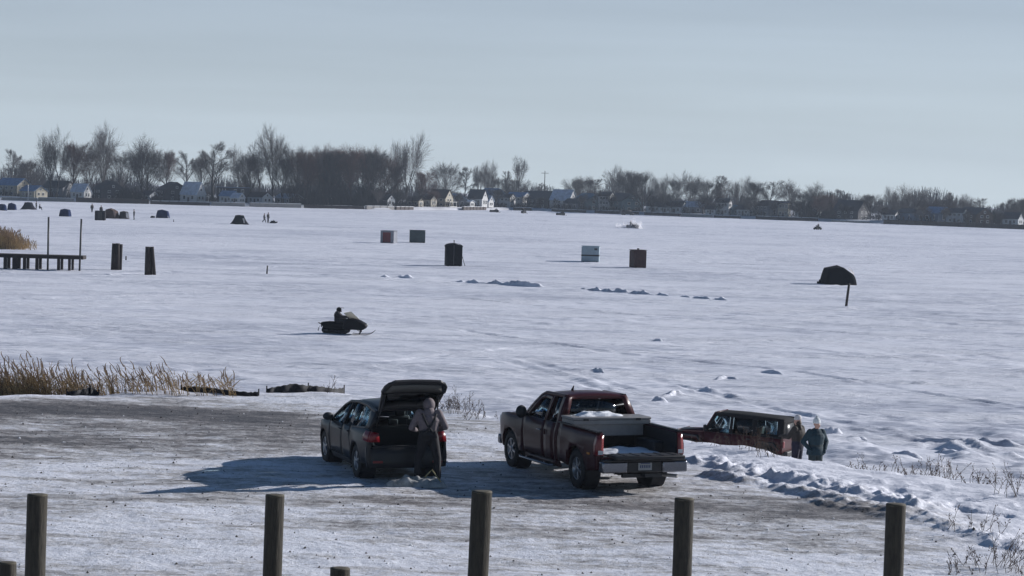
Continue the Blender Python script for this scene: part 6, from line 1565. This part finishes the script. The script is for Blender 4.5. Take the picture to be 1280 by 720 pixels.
# ================================================================== reeds, weeds and shrubs
REEDM = mat('dry_reed', (.46, .33, .17), .8, var=.35, scale=.7); PLUME = mat('reed_plume', (.30, .21, .14), .9, var=.3, scale=1.5); REEDD = mat('reed_dark', (.20, .14, .08), .85, var=.3, scale=1)
def reed_mass(name, label, spots, seed, lean=-.30, hscale=1.0, wid=.0095):
    rr = random.Random(seed); V, F, Mi = [], [], []
    def blade(pts, w0, w1, mi):
        for k in range(len(pts) - 1):
            a, b_ = pts[k], pts[k + 1]; wa = w0 + (w1 - w0) * k / (len(pts) - 1); wb = w0 + (w1 - w0) * (k + 1) / (len(pts) - 1)
            for ax in (Vector((1, 0, 0)), Vector((0, 1, 0))):
                i = len(V); V.extend([a - ax * wa, a + ax * wa, b_ + ax * wb, b_ - ax * wb]); F.append((i, i + 1, i + 2, i + 3)); Mi.append(mi)
    for x, y, z, h in spots(rr):
        h *= hscale * rr.uniform(.6, 1.1); l = lean + rr.gauss(0, .20); ly = rr.gauss(0, .08)
        bent = rr.random() < .28
        pts = [Vector((x + l * h * f ** 1.5, y + ly * h * f, z - .1 + h * (f if not bent or f < .5 else .5 - (f - .5) * .5) * (1 - .10 * f * abs(l)))) for f in (0, .35, .7, 1)]
        mi = 0 if rr.random() < .75 else 1
        blade(pts, wid * 1.1, wid * .5, mi)
        if rr.random() < .45 and not bent:       # feathery plume, drooping
            tip = pts[-1]; s = rr.choice((1, 1, -1)) * rr.uniform(.3, 1); ln = rr.uniform(.14, .28)
            q = [tip - Vector((0, 0, .05)), tip + Vector((l * .2, 0, ln * .5)), tip + Vector((s * .05 + l * .3, 0, ln * .85)), tip + Vector((s * .11 + l * .3, 0, ln * .95))]
            blade(q, wid * 1.9, wid * .5, 2)
        for k in range(rr.randint(1, 3)):          # long dry leaves
            f = rr.uniform(.2, .75); p0 = Vector((x + l * h * f ** 1.5, y + ly * h * f, z + h * f)); a = rr.uniform(0, 6.28); ln = rr.uniform(.25, .6)
            d = Vector((math.cos(a), math.sin(a), rr.uniform(.1, .9))).normalized()
            blade([p0, p0 + d * ln * .6, p0 + d * ln + Vector((0, 0, -.18 * ln))], wid * 1.1, wid * .25, mi)
    o = raw_mesh(name, [tuple(v) for v in V], F, [REEDM, REEDD, PLUME], mat_ids=Mi)
    return props(o, label, 'reeds', kind='stuff')
def near_spots(rr):
    out = []
    for _ in range(8200):
        px = 320 * rr.random() ** 2.1 - 25
        dens = 1.0 if px < 60 else (.50 if px < 110 else .24 if px < 250 else .12)
        if rr.random() > dens * 1.1: continue
        y = 66.6 + 8.0 * rr.random() ** 1.3; p = at(px, y, 0); h = (1.30 if px < 60 else 1.02 - .48 * (px - 60) / 260) * (1 + .05 * (y - 66)) * rr.uniform(.7, 1.05)
        out.append((p.x, p.y, float(land_h(np.array([p.x]), np.array([p.y]))[0]) if y < 80 else 0, h))
    return [(x, y, max(z, float(lake_h(np.array([x]), np.array([y]))[0])), h) for x, y, z, h in out]
reed_mass('reeds', 'tall golden dry reeds with drooping plumes thinning along the lot edge', near_spots, 3)
def isle_spots(rr):
    out = []
    g = G(10, 312)
    for _ in range(1500):
        px = rr.gauss(2, 17); 
        if px > 46: continue
        y = g.y + rr.uniform(0, 10); p = at(px, y, 0); out.append((p.x, p.y, .05, (2.1 - max(0, px - 8) * .032) * rr.uniform(.75, 1.1)))
    return out
reed_mass('reeds', 'brown reed islet behind the timber dock', isle_spots, 9, -.1, 1.0, .022)

# bare weed shrubs
WEEDT = mat('weed_stem', (.055, .038, .028), .9); SEED = mat('weed_seed', (.10, .055, .04), .9)
def weed(px, py, label, h, n, spread, seed, z=None, up=.75, name='weed_shrub'):
    rr = random.Random(seed)
    if z is None: g = G(px, py, 0); z = lz(g)
    else: g = G(px, py, z); z = gz(g.x, g.y)
    m = MB()
    for k in range(max(4, int(n * (1.3 if z < 1 or px < 700 else .75)))):
        a = rr.uniform(0, 6.28); r_ = spread * math.sqrt(rr.random()); p = Vector((math.cos(a) * r_, math.sin(a) * r_ * .6, 0)); hh = h * .75 * rr.uniform(.35, 1.1)
        d = Vector((rr.gauss(0, .40), rr.gauss(0, .35), up + .3)).normalized()
        pts = [p + d * hh * f + Vector((rr.gauss(0, .02), 0, 0)) for f in (0, .35, .7, 1)]
        m.tube(pts, [.0055, .0045, .0035, .0022], 4, caps=False)
        for b_ in range(rr.randint(4, 8)):
            f = rr.uniform(.3, .95); q = p + d * hh * f; e = (d + Vector((rr.gauss(0, .8), rr.gauss(0, .8), rr.uniform(0, .5)))).normalized(); L_ = hh * rr.uniform(.12, .3)
            m.tube([q, q + e * L_], [.003, .0018], 3, caps=False)
            for c in range(2):
                w_ = q + e * L_ * rr.uniform(.4, 1.05); sz = rr.uniform(.004, .011); m.mesh([w_ + V3(-sz, 0, -sz), w_ + V3(sz, -sz, -sz), w_ + V3(0, sz, -sz), w_ + V3(0, 0, sz * 1.6)], [(0, 1, 2), (0, 1, 3), (1, 2, 3), (2, 0, 3)], 1)
    props(m.build(name, [WEEDT, SEED], None, loc=(g.x, g.y, z - .04)), label, 'shrub')
weed(505, 492, 'tangled dark weed clump showing above the raised car hatch', .75, 22, 1.0, 1, LOT, .5)
weed(525, 490, 'spiky twig sticking up over the raised car hatch', 1.1, 4, .2, 2, LOT, 1.2)
weed(562, 512, 'low brown weed clump on the snow lip beside the car', .55, 26, .6, 3, LOT, .5)
weed(578, 517, 'taller dry weed stalks between car and pickup', .95, 16, .5, 4, LOT, 1.1)
weed(600, 524, 'thin weed stalks closest to the pickup bonnet', .75, 12, .5, 5, LOT, 1.0)
weed(416, 492, 'two bare twigs by the humped silt fence', .75, 4, .25, 6, LOT, 1.1)
weed(1120, 585, 'dark weed clump with several stems on the bank past the two people', .75, 24, .75, 7, LOT, .8)
weed(1150, 589, 'middling weed clump on the snow crest', .5, 16, .5, 8, LOT, .7)
weed(1176, 592, 'upright dark weed clump on the snow crest', .85, 20, .35, 9, LOT, 1.0)
weed(1192, 593, 'slim weed stalks next to the upright dark clump', .75, 9, .2, 10, LOT, 1.2)
weed(1228, 604, 'low sprawling weed clump near the photo edge', .55, 18, .5, 11, LOT, .5)
weed(1262, 622, 'branching weed shrub with thick stems at the photo edge', .95, 16, .4, 12, LOT, .9)
weed(1246, 606, 'fine weed stalks behind the branching shrub', .55, 16, .5, 13, LOT, .8)
weed(1240, 706, 'pale wispy weed clump in the near snow', .95, 26, .5, 14, LOT, .8)
weed(1222, 668, 'sparse reddish weed stalks behind the wispy clump', .75, 16, .6, 15, LOT, .7)
weed(1205, 716, 'short weed tuft in the near snow at the frame bottom', .5, 14, .4, 16, LOT, .7)
weed(1272, 716, 'weed tuft cut by the frame corner', .7, 14, .35, 17, LOT, .8)
weed(1070, 580, 'thin low twigs just past the two people', .4, 12, .6, 18, LOT, .6)
weed(905, 561, 'dry grass stalks poking up before the off-roader door', .55, 14, .5, 19, LOT, 1.0)
weed(935, 566, 'dense dry stalks in front of the off-roader rear window', .75, 26, .5, 20, LOT, 1.1)
weed(962, 572, 'dry stalks in front of the off-roader tail', .7, 18, .35, 21, LOT, 1.1)
weed(878, 556, 'tiny stalks beside the pickup tail lamp', .3, 8, .3, 22, LOT, .9)

# loose grit and ice crumbs scattered over the lot
rr = random.Random(31); V, F, Mi = [], [], []
for _ in range(3000):
    x = rr.uniform(-13, 9); y = rr.uniform(35, 64)
    if y > float(edge_y(np.array([x]))[0]) - 2.0 or (x > 3.5 and y > 52 - (x - 3.5) * 1.4): continue
    sz = .010 + .030 * rr.random() ** 3.5; V0 = Vector((x, y, 0)); i = len(V)
    V.append([x, y]); F.append(sz)
P_ = np.array(V); zz = land_h(P_[:, 0], P_[:, 1]); VV, FF, MM = [], [], []
for (x, y), z, sz in zip(P_, zz, F):
    i = len(VV); 
    for k in range(5): VV.append((x + sz * math.cos(k * 1.257) * rr.uniform(.6, 1.2), y + sz * math.sin(k * 1.257) * rr.uniform(.6, 1.2), z - .004))
    VV.append((x + rr.uniform(-.4, .4) * sz, y, z + sz * rr.uniform(.6, 1.2))); FF += [(i + k, i + (k + 1) % 5, i + 5) for k in range(5)]; mi = 0 if rr.random() < .8 else 1; MM += [mi] * 5
o = raw_mesh('gravel', VV, FF, [mat('grit_dark', (.05, .045, .042), .9), mat('ice_crumb', (.60, .62, .66), .6)], mat_ids=MM); props(o, 'loose grit and ice crumbs scattered over the packed lot', 'gravel', kind='stuff')
SKY_STR = 0.05
VEIL_LOW = (11.0, 12.7, 13.8); VEIL_HIGH = (7.9, 9.4, 11.3)
# ================================================================== sky, sun, haze, camera
SUN_AZ, SUN_EL = R(65), R(22)      # azimuth clockwise from the viewing direction
w = bpy.data.worlds.new('World'); scene.world = w; w.use_nodes = True
N, L = w.node_tree.nodes, w.node_tree.links
bg = N['Background']
sky = N.new('ShaderNodeTexSky'); sky.sky_type = 'NISHITA'; sky.sun_disc = False
sky.sun_elevation = SUN_EL; sky.sun_rotation = SUN_AZ
sky.air_density = 1.25; sky.dust_density = 0.2; sky.ozone_density = 6.0; sky.altitude = 180
# pale winter veil low in the sky with faint flat cloud bands
def nd(t_, **k):
    x = N.new(t_)
    for a_, v_ in k.items(): setattr(x, a_, v_)
    return x
tc = nd('ShaderNodeTexCoord'); sx = nd('ShaderNodeSeparateXYZ'); L.new(tc.outputs['Generated'], sx.inputs[0])
veil = nd('ShaderNodeMapRange', interpolation_type='SMOOTHSTEP'); L.new(sx.outputs['Z'], veil.inputs['Value'])
veil.inputs['From Min'].default_value = 0.07; veil.inputs['From Max'].default_value = 0.24; veil.inputs['To Min'].default_value = .88; veil.inputs['To Max'].default_value = 0.0
up = nd('ShaderNodeMapRange'); L.new(sx.outputs['Z'], up.inputs['Value']); up.inputs['From Min'].default_value = 0.0; up.inputs['From Max'].default_value = 0.085
vr = nd('ShaderNodeValToRGB'); L.new(up.outputs[0], vr.inputs['Fac'])
vr.color_ramp.elements[0].color = (*VEIL_LOW, 1); vr.color_ramp.elements[1].color = (*VEIL_HIGH, 1)
mp = nd('ShaderNodeMapping'); mp.inputs['Scale'].default_value = (1.6, 1.6, 26); mp.inputs['Rotation'].default_value = (0, R(2.2), 0); mp.inputs['Location'].default_value = (.3, 0, .35)
L.new(tc.outputs['Generated'], mp.inputs['Vector'])
nz = nd('ShaderNodeTexNoise'); nz.inputs['Scale'].default_value = 1.7; nz.inputs['Detail'].default_value = 4; nz.inputs['Roughness'].default_value = .5
L.new(mp.outputs[0], nz.inputs['Vector'])
br = nd('ShaderNodeMapRange'); L.new(nz.outputs['Fac'], br.inputs['Value']); br.inputs['From Min'].default_value = .3; br.inputs['From Max'].default_value = .7; br.inputs['To Min'].default_value = .90; br.inputs['To Max'].default_value = 1.05
vm = nd('ShaderNodeVectorMath', operation='SCALE'); L.new(vr.outputs['Color'], vm.inputs[0]); L.new(br.outputs[0], vm.inputs['Scale'])
mx = N.new('ShaderNodeMix'); mx.data_type = 'RGBA'; L.new(veil.outputs[0], mx.inputs[0])
L.new(sky.outputs[0], mx.inputs[6]); L.new(vm.outputs[0], mx.inputs[7])
L.new(mx.outputs[2], bg.inputs['Color']); bg.inputs['Strength'].default_value = SKY_STR

S = Vector((math.sin(SUN_AZ) * math.cos(SUN_EL), math.cos(SUN_AZ) * math.cos(SUN_EL), math.sin(SUN_EL)))
sl = bpy.data.lights.new('sun', 'SUN'); sl.energy = 5.0; sl.angle = R(0.5); sl.color = (1.0, 0.975, 0.965)
so = bpy.data.objects.new('sun', sl); COL.objects.link(so); so.rotation_euler = S.to_track_quat('Z', 'Y').to_euler(); so.location = (60, 30, 40)

hz = MB(); hz.box((0, 830, 17), (1440, 1800, 46))
hm = bpy.data.materials.new('air_haze'); N, L = nodes_of(hm); N.remove(N['Principled BSDF'])
pv = N.new('ShaderNodeVolumePrincipled'); pv.inputs['Color'].default_value = (0.72, 0.84, 1.0, 1); pv.inputs['Density'].default_value = HAZE_D = 0.00017
pv.inputs['Anisotropy'].default_value = 0.2
L.new(pv.outputs[0], N['Material Output'].inputs['Volume'])
ho = hz.build('haze', hm); props(ho, kind='stuff', label='pale winter haze over the lake')

cd = bpy.data.cameras.new('camera'); co = bpy.data.objects.new('camera', cd); COL.objects.link(co)
cd.sensor_width = 36; cd.lens = FPX / 1280 * 36; cd.clip_end = 5000; cd.clip_start = 0.5
M = Matrix((( _r.x, _u.x, -_f.x, CAM.x), (_r.y, _u.y, -_f.y, CAM.y), (_r.z, _u.z, -_f.z, CAM.z), (0, 0, 0, 1)))
co.matrix_world = M
scene.camera = co
vs = scene.view_settings; vs.view_transform = 'Standard'; vs.look = 'None'; vs.gamma = 1; vs.exposure = EXPO = 0.2
scene.cycles.volume_bounces = 0; scene.cycles.max_bounces = 8; scene.cycles.transparent_max_bounces = 12
